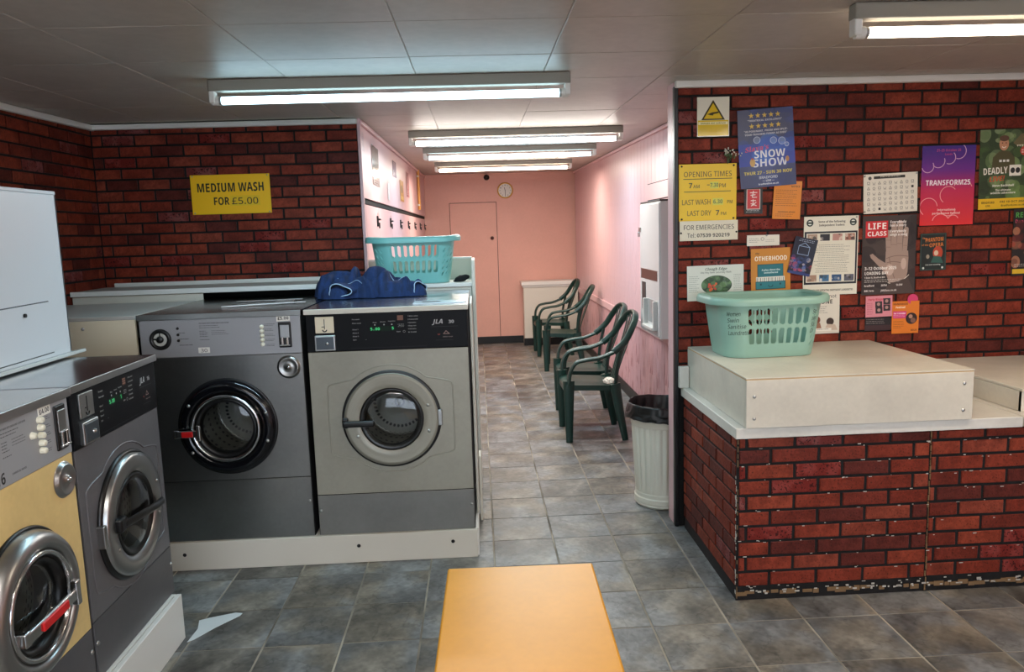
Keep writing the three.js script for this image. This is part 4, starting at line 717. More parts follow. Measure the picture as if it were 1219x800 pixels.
// ------------------------------------------------------------------ soap dispenser, white cabinet, clock, camera dome
{
  const t = thing('soap_dispenser', 'tall white metal vending dispenser hung on the boarded wall', 'dispenser', [1.35, 0.8, -5.3], -Math.PI / 2);
  const wm = mat('#c3c8c6', { roughness: 0.32 });
  part('case', rb(0.6, 0.92, 0.145, 0.006), wm, t, [0, 0.46, 0.0735]);
  const d = part('door', rb(0.585, 0.895, 0.012, 0.005), mat('#bcc3c6', { roughness: 0.25 }), t, [0, 0.462, 0.148]);
  part('top_strip', rb(0.6, 0.012, 0.15, 0.003), M.black, t, [0, 0.925, 0.074]);
  part('label_strip', rb(0.5, 0.07, 0.003, 0.001), mat('#4a2a24', { roughness: 0.4 }), d, [-0.01, -0.04, 0.007]);
  part('coin_slot', rb(0.12, 0.2, 0.004, 0.002), mat('#33383c', { metalness: 0.5, roughness: 0.4 }), d, [-0.17, -0.2, 0.007]);
  part('tray', join([rb(0.3, 0.02, 0.05, 0.004).translate(0.08, -0.4, 0.02), rb(0.02, 0.2, 0.04, 0.004).translate(-0.07, -0.31, 0.016), rb(0.02, 0.2, 0.04, 0.004).translate(0.23, -0.31, 0.016)]), wm, d);
  part('window_panel', rb(0.26, 0.16, 0.004, 0.002), mat('#9aa3a6', { roughness: 0.2, metalness: 0.3 }), d, [0.08, -0.29, 0.007]);
  const pk = part('padlock', join([rb(0.04, 0.034, 0.02, 0.004), at(new THREE.TorusGeometry(0.014, 0.004, 8, 18, Math.PI), 0, 0.016, 0)]), M.steel, t, [-0.31, 0.7, 0.15], [0, 0.4, 0]);
  part('hasp', rb(0.06, 0.03, 0.006, 0.002), M.steel, t, [-0.285, 0.735, 0.158]);
  const c = thing('white_cabinet', 'low white boxed cabinet with overhanging top under the clock wall', 'cabinet', [0.97, 0, -10.42]);
  part('body', rb(0.74, 0.8, 0.28, 0.004), M.offwhite, c, [0, 0.4, 0]);
  part('top', rb(0.8, 0.055, 0.33, 0.008), M.white, c, [0, 0.845, 0.01]);
  part('top_moulding', rb(0.77, 0.025, 0.305, 0.006), M.white, c, [0, 0.806, 0.005]);
  part('plinth', rb(0.76, 0.1, 0.012, 0.003), M.black, c, [0, 0.05, 0.147]);
  const k = thing('wall_clock', 'round wall clock with a yellow rim on the salmon wall', 'clock', [0.405, 2.112, -10.6]);
  part('rim', latheZ([[0.09, 0.002], [0.092, 0.026], [0.1, 0.032], [0.108, 0.024], [0.109, 0]], 40), mat('#d8a53a', { roughness: 0.35 }), k);
  const face = part('face', new THREE.CircleGeometry(0.093, 40), mat('#fff', { map: canvasTex(128, 128, (g) => { g.fillStyle = '#d9dad2'; g.fillRect(0, 0, 128, 128); for (let i = 1; i <= 12; i++) { const a = i / 12 * Math.PI * 2 - Math.PI / 2; T(g, String(i), 64 + Math.cos(a) * 50, 64 + Math.sin(a) * 50, 15, '#333'); } }), roughness: 0.4 }), k, [0, 0, 0.012]);
  part('hand', rb(0.006, 0.075, 0.002, 0.001), M.black, face, [0, -0.03, 0.004]); part('hand', rb(0.006, 0.05, 0.002, 0.001), M.black, face, [-0.006, 0.018, 0.006], [0, 0, 0.25]);
  const dm = thing('security_camera', 'small black camera dome high on the salmon wall', 'camera', [0.155, 2.295, -10.6]);
  part('mount', latheZ([[0, 0.02], [0.035, 0.02], [0.04, 0]], 24), M.black, dm);
  part('dome', at(new THREE.SphereGeometry(0.038, 24, 16), 0, 0, 0.03), M.plasticBlack, dm);
}
// ------------------------------------------------------------------ signs, posters, notices
const paperCurl = (w, h, th, curl, s) => { const g = new THREE.BoxGeometry(w, h, th, 8, 10, 1), p = g.attributes.position; for (let i = 0; i < p.count; i++) { const x = p.getX(i) / w * 2, y = p.getY(i) / h * 2; p.setZ(i, p.getZ(i) + curl * (0.5 + 0.5 * Math.sin(x * 2.1 + s) * Math.cos(y * 1.7 + s)) + curl * 1.6 * Math.max(0, Math.abs(x) - 0.7) * Math.max(0, -y)); } g.computeVertexNormals(); return g; };
function sheet(name, label, cat, x, y, w, h, tex, o = {}) {
  const t = thing(name, label, cat, [x, y, o.z ?? -3.7585], o.turn ?? 0); t.rotation.z = o.rot ?? 0; t.rotation.order = 'YXZ';
  part('print', o.stiff ? fitUV(rb(w, h, 0.004, 0.001), w, h) : paperCurl(w, h, 0.0006, o.curl ?? 0.003, x * 7), mat('#ffffff', { map: tex, roughness: o.rough ?? 0.42 }), t, [0, 0, o.stiff ? 0.003 : 0.0016]);
  for (const [px, py] of o.pins ?? []) part('pin', latheZ([[0, 0.005], [0.004, 0.004], [0.005, 0]], 10), o.pinM ?? M.screw, t, [px * w / 2, py * h / 2, 0.005]);
  return t;
}
const fill = (g, c, x, y, w, h) => { g.fillStyle = c; g.fillRect(x, y, w, h); };
const disc = (g, c, x, y, r, s = 1) => { g.fillStyle = c; g.beginPath(); g.ellipse(x, y, r, r * s, 0, 0, 7); g.fill(); };
const poly = (g, c, pts) => { g.fillStyle = c; g.beginPath(); pts.forEach(([x, y], i) => i ? g.lineTo(x, y) : g.moveTo(x, y)); g.closePath(); g.fill(); };
const star = (g, c, x, y, r) => poly(g, c, [...Array(10).keys()].map(i => { const a = i * Math.PI / 5 - Math.PI / 2, q = i % 2 ? r * 0.42 : r; return [x + Math.cos(a) * q, y + Math.sin(a) * q]; }));
function blotch(g, w, h, cols, n, r0, r1) { for (let i = 0; i < n; i++) { g.globalAlpha = R(0.25, 0.7); disc(g, cols[Math.floor(rnd() * cols.length)], R(0, w), R(0, h), R(r0, r1), R(0.5, 1.3)); } g.globalAlpha = 1; }
const corners = [[-0.9, 0.93], [0.9, 0.93], [-0.9, -0.93], [0.9, -0.93]];

sheet('price_sign', 'yellow price sign for a medium wash on the dark brick', 'sign', -1.487, 1.829, 0.475, 0.236, canvasTex(512, 256, (g, w, h) => {
  fill(g, '#ffc60c', 0, 0, w, h); T(g, 'MEDIUM WASH', 256, 84, 78, '#141412', { w: 440, style: 'bold' }); T(g, 'FOR', 190, 172, 68, '#141412', { w: 104 }); fill(g, '#f3c41a', 246, 138, 196, 66); T(g, '\u00A35.00', 344, 174, 58, '#1b1b18', { w: 176, style: 'normal' });
}), { z: -4.7785, stiff: true, rough: 0.45, rot: 0.0, pins: corners.map(([a, b]) => [a * 1.05, b]) });
sheet('opening_times_sign', 'yellow opening times sign fixed with black screws', 'sign', 1.14, 1.711, 0.287, 0.275, canvasTex(384, 368, (g, w, h) => {
  fill(g, '#ecc216', 0, 0, w, h); const c = '#1c1a10'; T(g, 'OPENING TIMES', w / 2, 66, 46, c, { w: 322, style: 'normal' }); fill(g, c, 30, 94, 324, 4); T(g, '7', 78, 138, 46, c); T(g, 'AM', 118, 144, 30, c, { style: 'normal' }); T(g, '\u2013', 196, 132, 40, c); fill(g, '#d9cf4a', 208, 116, 56, 44); T(g, '7.30', 236, 138, 36, '#51673a', { w: 56 }); T(g, 'PM', 290, 142, 34, c, { style: 'normal' }); fill(g, c, 34, 176, 312, 4);
  T(g, 'LAST WASH', 116, 246, 46, c, { w: 196, style: 'normal' }); fill(g, '#d9cf4a', 224, 222, 72, 46); T(g, '6.30', 260, 246, 36, '#51673a', { w: 64 }); T(g, 'PM', 340, 248, 30, c, { w: 40, style: 'normal' }); T(g, 'LAST DRY', 134, 318, 46, c, { w: 162, style: 'normal' }); T(g, '7', 258, 318, 46, c); T(g, 'PM', 298, 324, 28, c, { style: 'normal' });
}), { stiff: true, pins: corners, pinM: M.black });
sheet('emergency_sign', 'cream emergency telephone sign below the opening times', 'sign', 1.146, 1.525, 0.292, 0.097, canvasTex(384, 128, (g, w, h) => { fill(g, '#ded6bf', 0, 0, w, h); T(g, 'FOR EMERGENCIES', w / 2, 42, 42, '#26241f', { w: 336, style: 'normal' }); T(g, 'Tel:', 78, 94, 40, '#26241f', { w: 56, style: 'normal' }); T(g, '07539 920219', 222, 94, 32, '#26241f', { w: 218 }); }), { stiff: true, pins: [[-0.95, -0.2], [0.95, -0.2]], pinM: M.black });
sheet('warning_sign', 'yellow triangle hand warning in a shiny plastic sleeve', 'sign', 1.166, 2.072, 0.158, 0.187, canvasTex(256, 304, (g, w, h) => { fill(g, '#e8e3cf', 0, 0, w, h); poly(g, '#3b3210', [[128, 22], [222, 176], [34, 176]]); poly(g, '#e4c01f', [[128, 46], [202, 166], [54, 166]]); fill(g, '#dcb91e', 6, 178, 244, 120); fill(g, '#efe5b0', 10, 190, 236, 22); T(g, 'DANGER HOT SURFACE', 128, 201, 18, '#8a7a20', { w: 200 }); poly(g, '#3b3210', [[80, 132], [120, 118], [170, 112], [172, 124], [130, 132], [128, 142], [110, 140]]); }), { rough: 0.12, curl: 0.002 });
sheet('snow_show_poster', 'blue theatre poster with gold stars and bubble figures', 'poster', 1.43, 1.917, 0.276, 0.375, canvasTex(384, 528, (g, w, h) => {
  fill(g, '#39446e', 0, 0, w, h); blotch(g, w, h, ['#34406a', '#404c78', '#4658a0'], 26, 40, 110); fill(g, '#2f46a4', 0, 230, w, 150); blotch(g, w, 160, ['#50556e', '#444a68'], 16, 40, 90); g.save(); g.translate(0, 210); blotch(g, w, 130, ['#2f5cb8', '#2a48a0', '#3a74cf'], 22, 26, 70); g.restore();
  for (let i = 0; i < 5; i++) { star(g, '#d8b955', 96 + i * 46, 42, 20); star(g, '#d8b955', 96 + i * 46, 112, 20); } T(g, '"THEATRICAL EXCELLENCE"', 188, 74, 18, '#cfcfd2', { w: 240 }); T(g, '"AS POIGNANT, PRISM AND SPLIT-', 192, 146, 17, '#cfcfd2', { w: 300 }); T(g, 'YOUR-TROUSERS FUNNY AS EVER"', 192, 168, 17, '#cfcfd2', { w: 290 });
  for (const [x, y, r] of [[128, 206, 22], [240, 216, 22], [298, 224, 24], [330, 250, 14]]) { g.strokeStyle = '#c9d4e6'; g.lineWidth = 3; g.beginPath(); g.arc(x, y, r, 0, 7); g.stroke(); disc(g, 'rgba(210,220,235,0.35)', x, y, r); }
  T(g, 'Slava\u2019s', 122, 262, 46, '#d8466a', { font: 'serif', style: 'italic bold', rot: -0.08 }); T(g, 'SNOW', 210, 304, 70, '#e4e6ea', { w: 214 }); T(g, 'SHOW', 212, 362, 74, '#d9dde6', { w: 238 }); disc(g, '#caa25c', 92, 356, 18, 1.6); disc(g, '#b7855a', 330, 348, 12, 1.6); disc(g, '#b7443a', 92, 330, 7);
  T(g, 'THUR 27 - SUN 30 NOV', 194, 428, 31, '#d9c64e', { w: 330 }); T(g, 'BRADFORD', 194, 462, 26, '#dfe3e8', { w: 128, style: 'normal' }); T(g, '\u2014 LIVE \u2014', 194, 484, 18, '#dfe3e8'); T(g, 'bradfordlive.co.uk', 194, 506, 16, '#dfe3e8', { w: 140 });
}), { rot: 0.062, curl: 0.012 });
sheet('red_notice', 'small black notice with a red lettered panel under the blue poster', 'notice', 1.369, 1.662, 0.092, 0.125, canvasTex(128, 176, (g, w, h) => { fill(g, '#16161a', 0, 0, w, h); fill(g, '#c9bdb6', 16, 6, 96, 140); fill(g, '#c4262c', 22, 8, 84, 132); g.strokeStyle = '#ecd8d2'; g.lineWidth = 6; for (const [a, b, c, d] of [[40, 30, 90, 30], [64, 18, 56, 62], [56, 62, 88, 62], [44, 48, 78, 44], [46, 84, 82, 84], [62, 76, 62, 120], [46, 104, 86, 120], [84, 96, 48, 122]]) { g.beginPath(); g.moveTo(a, b); g.lineTo(c, d); g.stroke(); } greek(g, 10, 118, 150, 2, 10, '#cfcfcf', 7); }));
sheet('orange_notice', 'plain orange notice tucked below the blue theatre poster', 'notice', 1.537, 1.662, 0.14, 0.186, canvasTex(192, 256, (g, w, h) => { fill(g, '#dc8524', 0, 0, w, h); T(g, 'NOTICE', 150, 36, 16, '#5c3310', { w: 60 }); greek(g, 16, 176, 60, 9, 13, '#8a4f16', 7, false); T(g, 'customers please', 96, 206, 15, '#5c3310', { w: 120 }); greek(g, 20, 160, 222, 2, 12, '#8a4f16', 7, false); }), { rot: -0.05, curl: 0.006, z: -3.756 });
sheet('small_card', 'narrow cream card above the orange book flyer', 'card', 1.421, 1.468, 0.164, 0.053, canvasTex(192, 64, (g, w, h) => { fill(g, '#e2dccd', 0, 0, w, h); g.strokeStyle = '#555'; g.lineWidth = 2; g.beginPath(); g.arc(92, 24, 9, 0, 7); g.stroke(); greek(g, 14, 78, 20, 3, 10, '#8a8478', 6, false); greek(g, 110, 180, 28, 2, 10, '#a09a8e', 5, false); }), { pins: [[0.2, 0.9]] });
sheet('nature_leaflet', 'white leaflet with an oval photo of berries and leaves', 'leaflet', 1.181, 1.265, 0.286, 0.175, canvasTex(384, 236, (g, w, h) => { fill(g, '#d5dad0', 0, 0, w, h); T(g, 'Clough Edge', 196, 26, 24, '#3d5246', { font: 'serif', style: 'italic bold' }); T(g, 'Old Hey New Saturday Walk', 196, 48, 17, '#4c5c50', { w: 210, style: 'normal' }); disc(g, '#2c4a2a', 200, 134, 104, 0.62); g.save(); g.beginPath(); g.ellipse(200, 134, 104, 64, 0, 0, 7); g.clip(); g.translate(90, 66); blotch(g, 220, 140, ['#3f6b35', '#244021', '#6b8f5a', '#1d3320', '#8aa38c'], 60, 6, 26); g.restore(); for (let i = 0; i < 12; i++) disc(g, i % 2 ? '#c1442a' : '#d9622f', R(150, 205), R(122, 170), R(6, 11)); greek(g, 12, 84, 70, 9, 13, '#7f8a80', 6, false); greek(g, 316, 372, 66, 10, 13, '#7f8a80', 6, false); }), { rot: 0.01 });
sheet('book_flyer', 'orange flyer with a teal open suitcase drawing', 'flyer', 1.461, 1.319, 0.2, 0.218, canvasTex(288, 320, (g, w, h) => { fill(g, '#c8842a', 0, 0, w, h); T(g, 'the', 46, 34, 18, '#3b2b18', { style: 'italic bold' }); T(g, 'OTHERHOOD', 146, 74, 46, '#f0e7d4', { w: 240 }); fill(g, '#1d6f78', 50, 118, 184, 96); g.strokeStyle = '#134a52'; g.lineWidth = 5; g.strokeRect(50, 118, 184, 96); T(g, 'A play about the', 146, 158, 17, '#d7e6e2'); T(g, 'unmothered', 146, 178, 17, '#d7e6e2'); fill(g, '#e6e1d2', 38, 208, 208, 40); for (let i = 0; i < 15; i++) fill(g, i % 2 ? '#8aa5a0' : '#3d5a5a', 42 + i * 13.6, 214, 5, 32); fill(g, '#2a7f88', 36, 244, 214, 54); g.strokeStyle = '#134a52'; g.strokeRect(36, 244, 214, 54); g.beginPath(); g.arc(143, 268, 16, 0, Math.PI); g.stroke(); fill(g, '#134a52', 66, 256, 12, 14); fill(g, '#134a52', 208, 256, 12, 14); }), { rot: 0.02 });
sheet('members_notice', 'cream trade notice with round black badges and photo strips', 'notice', 1.765, 1.381, 0.277, 0.392, canvasTex(384, 544, (g, w, h) => { fill(g, '#e0dccb', 0, 0, w, h); for (const x of [42, 346]) { disc(g, '#22302c', x, 44, 24); disc(g, '#dfe3d8', x, 44, 15); fill(g, '#22302c', x - 24, 38, 48, 12); } T(g, 'Some of the following', 196, 36, 20, '#2b2b28', { w: 190 }); T(g, 'Independent Traders', 196, 60, 20, '#2b2b28', { w: 180 }); fill(g, '#15202a', 6, 104, 372, 366); fill(g, '#ddd8c6', 20, 116, 346, 340); [['#a48a76', '#26262e', '#b5867c', '#a06a58'], ['#a5846e', '#3d6f96', '#2c4f78', '#575a66']].forEach((row, j) => row.forEach((c, i) => { fill(g, c, 28 + i * 88, j ? 404 : 122, 68, 46); g.save(); g.beginPath(); g.rect(28 + i * 88, j ? 404 : 122, 68, 46); g.clip(); g.translate(28 + i * 88, j ? 404 : 122); blotch(g, 68, 46, ['#e4d7c8', '#33302e', c], 8, 6, 16); g.restore(); })); greek(g, 60, 330, 196, 16, 12.5, '#6a675c', 6); T(g, 'THANK YOU FOR SUPPORTING INDEPENDENT LAUNDERETTES', 192, 512, 17, '#33332f', { w: 330 }); }), { rot: 0.0, pins: [[0.92, 0.96]] });
sheet('night_flyer', 'tilted dark flyer of a lit stage overlapping the cream trade notice', 'flyer', 1.62, 1.382, 0.117, 0.185, canvasTex(160, 256, (g, w, h) => { fill(g, '#141c30', 0, 0, w, h); greek(g, 14, 146, 12, 2, 11, '#aab4c8', 8); g.strokeStyle = '#8fa6c6'; g.lineWidth = 4; g.strokeRect(40, 60, 76, 56); g.beginPath(); g.moveTo(40, 60); g.lineTo(78, 34); g.lineTo(116, 60); g.stroke(); g.save(); g.translate(0, 128); blotch(g, w, 110, ['#a8323c', '#3c62b4', '#d9c7c0', '#7a3e8a', '#26406e', '#c9506a'], 46, 5, 18); g.restore(); fill(g, '#2b3c74', 0, 238, w, 18); }), { rot: -0.225, z: -3.7535, curl: 0.004 });
sheet('symbol_calendar', 'cream sheet with a grid of little laundry symbols', 'notice', 2.061, 1.682, 0.274, 0.193, canvasTex(384, 272, (g, w, h) => { fill(g, '#e0dacb', 0, 0, w, h); disc(g, '#4a4a44', 46, 28, 12); fill(g, '#23231f', 74, 16, 222, 18); greek(g, 90, 280, 20, 1, 10, '#d8d2c2', 8); g.strokeStyle = '#56544c'; g.lineWidth = 2.5; for (let j = 0; j < 6; j++) for (let i = 0; i < 9; i++) { const x = 36 + i * 39, y = 62 + j * 36, k = (i * 3 + j * 2) % 4; if ((i === 8 && j === 1) || (i === 2 && j === 5)) { fill(g, '#1d1d1b', x - 8, y - 8, 16, 16); continue; } g.beginPath(); if (k === 0) g.rect(x - 8, y - 8, 16, 14); else if (k === 1) g.arc(x, y, 8, 0, 7); else if (k === 2) { g.moveTo(x, y - 9); g.lineTo(x + 9, y + 7); g.lineTo(x - 9, y + 7); g.closePath(); } else { g.moveTo(x - 9, y - 6); g.lineTo(x - 6, y + 7); g.lineTo(x + 6, y + 7); g.lineTo(x + 9, y - 6); } g.stroke(); fill(g, '#8a877b', x - 10, y + 12, 20, 2); } }), { rot: 0.03, pins: [[-0.96, 0.92], [0.96, 0.92], [-0.96, -0.9]] });
sheet('life_class_poster', 'monochrome poster of an open palm with a red title block', 'poster', 2.064, 1.374, 0.275, 0.395, canvasTex(384, 552, (g, w, h) => {
  fill(g, '#3b322f', 0, 0, w, h); blotch(g, w, h, ['#2a2321', '#453a36', '#1f1a19'], 30, 30, 90); const sk = '#a1897c', s2 = '#7e675c', s3 = '#c2a99b';
  poly(g, sk, [[170, 250], [168, 330], [120, 300], [76, 262], [56, 270], [64, 292], [118, 348], [176, 410], [196, 470], [312, 470], [330, 400], [334, 300], [330, 250]]); for (const [x, y0, y1, r] of [[184, 120, 270, 19], [226, 72, 270, 20], [270, 56, 270, 20], [312, 100, 270, 17]]) { g.strokeStyle = sk; g.lineCap = 'round'; g.lineWidth = r * 2; g.beginPath(); g.moveTo(x, y0); g.lineTo(x + (250 - x) * 0.12, y1); g.stroke(); g.strokeStyle = s2; g.lineWidth = 3; for (const f of [0.34, 0.66]) { g.beginPath(); g.moveTo(x - r, mix(y0, y1, f)); g.lineTo(x + r, mix(y0, y1, f) + 2); g.stroke(); } }
  g.strokeStyle = s2; g.lineWidth = 5; for (const [a, b, c, d, e, f] of [[176, 300, 240, 270, 330, 290], [180, 330, 240, 310, 320, 350], [196, 292, 206, 360, 236, 440]]) { g.beginPath(); g.moveTo(a, b); g.quadraticCurveTo(c, d, e, f); g.stroke(); } disc(g, s3, 200, 380, 30, 1.3); disc(g, s3, 300, 340, 20, 2); g.strokeStyle = '#ddd2c4'; g.lineWidth = 5; g.beginPath(); g.moveTo(190, 470); g.quadraticCurveTo(260, 500, 340, 420); g.stroke(); poly(g, '#4a3d38', [[192, 480], [336, 440], [384, 552], [150, 552]]);
  fill(g, '#c8242b', 22, 36, 160, 116); T(g, 'LIFE', 104, 72, 60, '#f2ece6', { w: 140 }); T(g, 'CLASS', 104, 124, 44, '#f2ece6', { w: 140 }); T(g, 'Everybody', 196, 46, 24, '#efe9e2', { align: 'left', w: 116 }); T(g, 'has a story', 196, 70, 24, '#efe9e2', { align: 'left', w: 116 }); T(g, 'Everybody', 196, 110, 24, '#efe9e2', { align: 'left', w: 116 }); T(g, 'sings a song', 196, 134, 24, '#efe9e2', { align: 'left', w: 124 });
  T(g, '3\u201312 October 2025', 20, 366, 29, '#f0ebe4', { align: 'left', w: 230 }); T(g, 'LOADING BAY', 20, 400, 29, '#f0ebe4', { align: 'left', w: 172 }); T(g, '1 Duke St, Bradford BD1', 20, 430, 16, '#e2dbd2', { align: 'left', w: 150 }); greek(g, 20, 300, 446, 2, 13, '#d5cdc3', 8, false); for (const [x, y, s] of [[20, 488, 'bradford'], [140, 488, '20TM'], [250, 488, 'SLOW'], [20, 524, 'BBC Arts'], [140, 524, 'JMGlass.co.uk']]) T(g, s, x, y, 17, '#e6dfd6', { align: 'left' });
}), { rot: 0.008 });
sheet('transform_poster', 'purple to red gradient poster with cloud outlines', 'poster', 2.352, 1.71, 0.273, 0.39, canvasTex(384, 548, (g, w, h) => { const gr = g.createLinearGradient(0, 0, 0, h); gr.addColorStop(0, '#43307f'); gr.addColorStop(0.3, '#6b2a86'); gr.addColorStop(0.55, '#c12a54'); gr.addColorStop(1, '#dd2f30'); g.fillStyle = gr; g.fillRect(0, 0, w, h); g.strokeStyle = '#d7a6c4'; g.lineWidth = 5; const arc = (x, y, r, a, b) => { g.beginPath(); g.arc(x, y, r, a, b); g.stroke(); }; arc(44, 140, 42, -0.6, 2.9); arc(118, 104, 46, -0.4, 2.5); arc(196, 82, 44, -0.8, 2.0); arc(262, 40, 52, -0.9, 1.9); g.strokeStyle = '#eba0a0'; arc(60, 420, 62, 2.2, 6.2); arc(200, 340, 60, 2.2, 5.6); arc(300, 310, 70, 3.6, 5.9); arc(200, 430, 54, 0.2, 2.8); arc(150, 530, 60, 3.4, 5.8); arc(240, 520, 40, 3.6, 5.8); T(g, '21\u201325 October 25', 190, 32, 24, '#b9477e', { w: 176 }); T(g, 'Leeds', 190, 58, 20, '#b9477e'); T(g, 'TRANSFORM25', 194, 254, 50, '#f0e4ec', { w: 322 }); T(g, 'International', 188, 440, 20, '#f0cfc8'); T(g, 'performance festival', 188, 464, 20, '#f0cfc8', { w: 200 }); }), { rough: 0.22 });
sheet('wildlife_poster', 'green jungle show poster with a smiling presenter and dinosaur', 'poster', 2.647, 1.782, 0.275, 0.39, canvasTex(384, 548, (g, w, h) => {
  fill(g, '#33472a', 0, 0, w, h); blotch(g, w, 470, ['#4c6a35', '#2a3d22', '#6d8a4a', '#7f9a60', '#23331d', '#a9b98a'], 90, 12, 54); poly(g, '#4d4a2c', [[88, 300], [96, 190], [140, 150], [210, 150], [250, 196], [256, 300]]); disc(g, '#c08a68', 172, 100, 34, 1.35); disc(g, '#5b4130', 172, 62, 34, 0.6); disc(g, '#3a271c', 160, 94, 4); disc(g, '#3a271c', 186, 94, 4); g.strokeStyle = '#f1e3d6'; g.lineWidth = 6; g.beginPath(); g.arc(172, 112, 14, 0.3, 2.8); g.stroke();
  poly(g, '#6f6444', [[236, 96], [290, 36], [384, 20], [384, 120], [330, 116], [300, 108], [262, 116]]); disc(g, '#d8b23a', 316, 58, 7); poly(g, '#e9e2cf', [[262, 110], [268, 124], [276, 110], [284, 124], [292, 108], [302, 122], [310, 110]]); disc(g, '#c23a2a', 320, 152, 32); T(g, 'SEE IT LIVE', 320, 146, 14, '#f4e6dc', { w: 46 }); T(g, 'ON STAGE', 320, 162, 14, '#f4e6dc', { w: 46 });
  for (let i = 0; i < 3; i++) fill(g, '#e6e6e0', 142 + i * 26, 208, 18, 16); T(g, 'DEADLY', 116, 284, 64, '#ece8dc', { w: 176, rot: -0.04 }); fill(g, '#e9e4d6', 216, 246, 82, 76); disc(g, '#222', 240, 284, 16, 1.2); disc(g, '#222', 276, 284, 16, 1.2); fill(g, '#222', 240, 320, 5, 12); T(g, 'LIVE!', 126, 338, 48, '#d04a28', { w: 110, style: 'italic bold', rot: -0.06 }); T(g, 'Steve Backshall', 176, 386, 22, '#f1ede2', { w: 156 }); T(g, 'The ultimate', 176, 416, 18, '#f1ede2'); T(g, 'wildlife adventure', 176, 436, 18, '#f1ede2', { w: 180 });
  fill(g, '#e0b420', 0, 474, w, 74); T(g, 'BRADFORD', 70, 502, 22, '#4a3a08', { w: 96 }); T(g, 'LIVE', 70, 524, 16, '#4a3a08'); T(g, 'FRI 10 OCT 2025', 250, 498, 20, '#4a3a08', { w: 190 }); T(g, 'BradfordLive.co.uk', 250, 524, 18, '#4a3a08', { w: 170 });
}), { rot: 0.015 });
sheet('opera_flyer', 'small black flyer with orange lettering and a red-haired figure', 'flyer', 2.292, 1.383, 0.134, 0.186, canvasTex(192, 266, (g, w, h) => { fill(g, '#14221f', 0, 0, w, h); g.strokeStyle = '#2a4740'; g.lineWidth = 6; g.strokeRect(6, 6, w - 12, h - 12); T(g, 'The', 30, 34, 18, '#d97a2e'); T(g, 'PHANTOM', 104, 46, 40, '#d97a2e', { w: 136, rot: -0.05 }); T(g, 'of the', 36, 82, 18, '#d97a2e'); T(g, 'OPERA', 118, 84, 38, '#d97a2e', { w: 104, rot: -0.05 }); disc(g, '#b8432a', 130, 140, 36, 1.3); disc(g, '#d3b79c', 118, 142, 16, 1.2); poly(g, '#2f5a50', [[80, 210], [100, 164], [150, 168], [172, 216]]); disc(g, '#9a8f7c', 58, 166, 12, 1.3); T(g, 'Live score screening', 96, 224, 15, '#cfd4cc', { w: 110 }); disc(g, '#cfd4cc', 26, 248, 8); disc(g, '#cfd4cc', 166, 248, 8); }), { rot: 0.015 });
sheet('dance_flyer', 'black and red dance flyer partly under the jungle poster', 'flyer', 2.80, 1.415, 0.2, 0.335, canvasTex(256, 428, (g, w, h) => { fill(g, '#1a1a18', 0, 0, w, h); T(g, 'RECKLESS', 12, 36, 46, '#4fa64a', { align: 'left', w: 210 }); T(g, 'Dance', 12, 76, 30, '#c74a6a', { align: 'left' }); g.save(); g.translate(0, 100); blotch(g, w, 250, ['#8a2a24', '#b4442e', '#3a1c1a', '#d38a62', '#571d1c'], 44, 12, 44); g.restore(); greek(g, 20, 220, 352, 2, 12, '#d4d0c8', 7, false); fill(g, '#d9b52a', 8, 384, w - 16, 30); }), { rot: 0.01, z: -3.7575 });
sheet('pink_leaflet', 'small pink leaflet with two dark photos', 'leaflet', 2.02, 1.117, 0.138, 0.107, canvasTex(192, 150, (g, w, h) => { fill(g, '#d98a94', 0, 0, w, h); T(g, 'Party Bingo!', 74, 26, 22, '#c0283c', { w: 110 }); for (const [x, y] of [[70, 40], [128, 20], [128, 66], [72, 82]]) { fill(g, '#2c2428', x, y, 50, 44); disc(g, '#b08a80', x + 24, y + 20, 12); } greek(g, 10, 62, 50, 8, 11, '#a8505c', 6, false); }), { rot: 0.02, z: -3.7545 });
sheet('dark_leaflet', 'narrow dark printed leaflet below the pink one', 'leaflet', 2.02, 1.026, 0.136, 0.066, canvasTex(192, 96, (g, w, h) => { fill(g, '#1b1718', 0, 0, w, h); greek(g, 10, 180, 12, 3, 14, '#9a8f8c', 8, false); fill(g, '#3a2224', 0, 56, w, 40); }), {});
sheet('orange_leaflet', 'small orange and magenta leaflet with a circular photo', 'leaflet', 2.16, 1.056, 0.14, 0.165, canvasTex(192, 226, (g, w, h) => { fill(g, '#dd7a22', 0, 0, w, h); fill(g, '#d43b76', 8, 70, 96, 50); T(g, 'HANDMADE', 60, 18, 20, '#5a2c10', { w: 104 }); T(g, 'Festival', 60, 42, 18, '#fff3e0'); T(g, 'Sat 11 October', 56, 84, 15, '#fff', { w: 84 }); greek(g, 12, 98, 96, 2, 10, '#f4cfe0', 6, false); disc(g, '#2a1c1a', 140, 122, 40); disc(g, '#b98a70', 134, 108, 14); disc(g, '#7f5a4c', 152, 136, 18); greek(g, 12, 92, 140, 5, 11, '#7a3c10', 6, false); T(g, 'BD25', 160, 204, 18, '#5a2c10'); }), { rot: 0.0, z: -3.756 });
{ const t = thingMesh('round_sticker', 'pink round sticker above the orange leaflet', 'sticker', at(cyl(0.027, 0.027, 0.002, 28), 0, 0, 0, Math.PI / 2), mat('#d6406f', { roughness: 0.4 }), [2.196, 1.146, -3.7535]); }
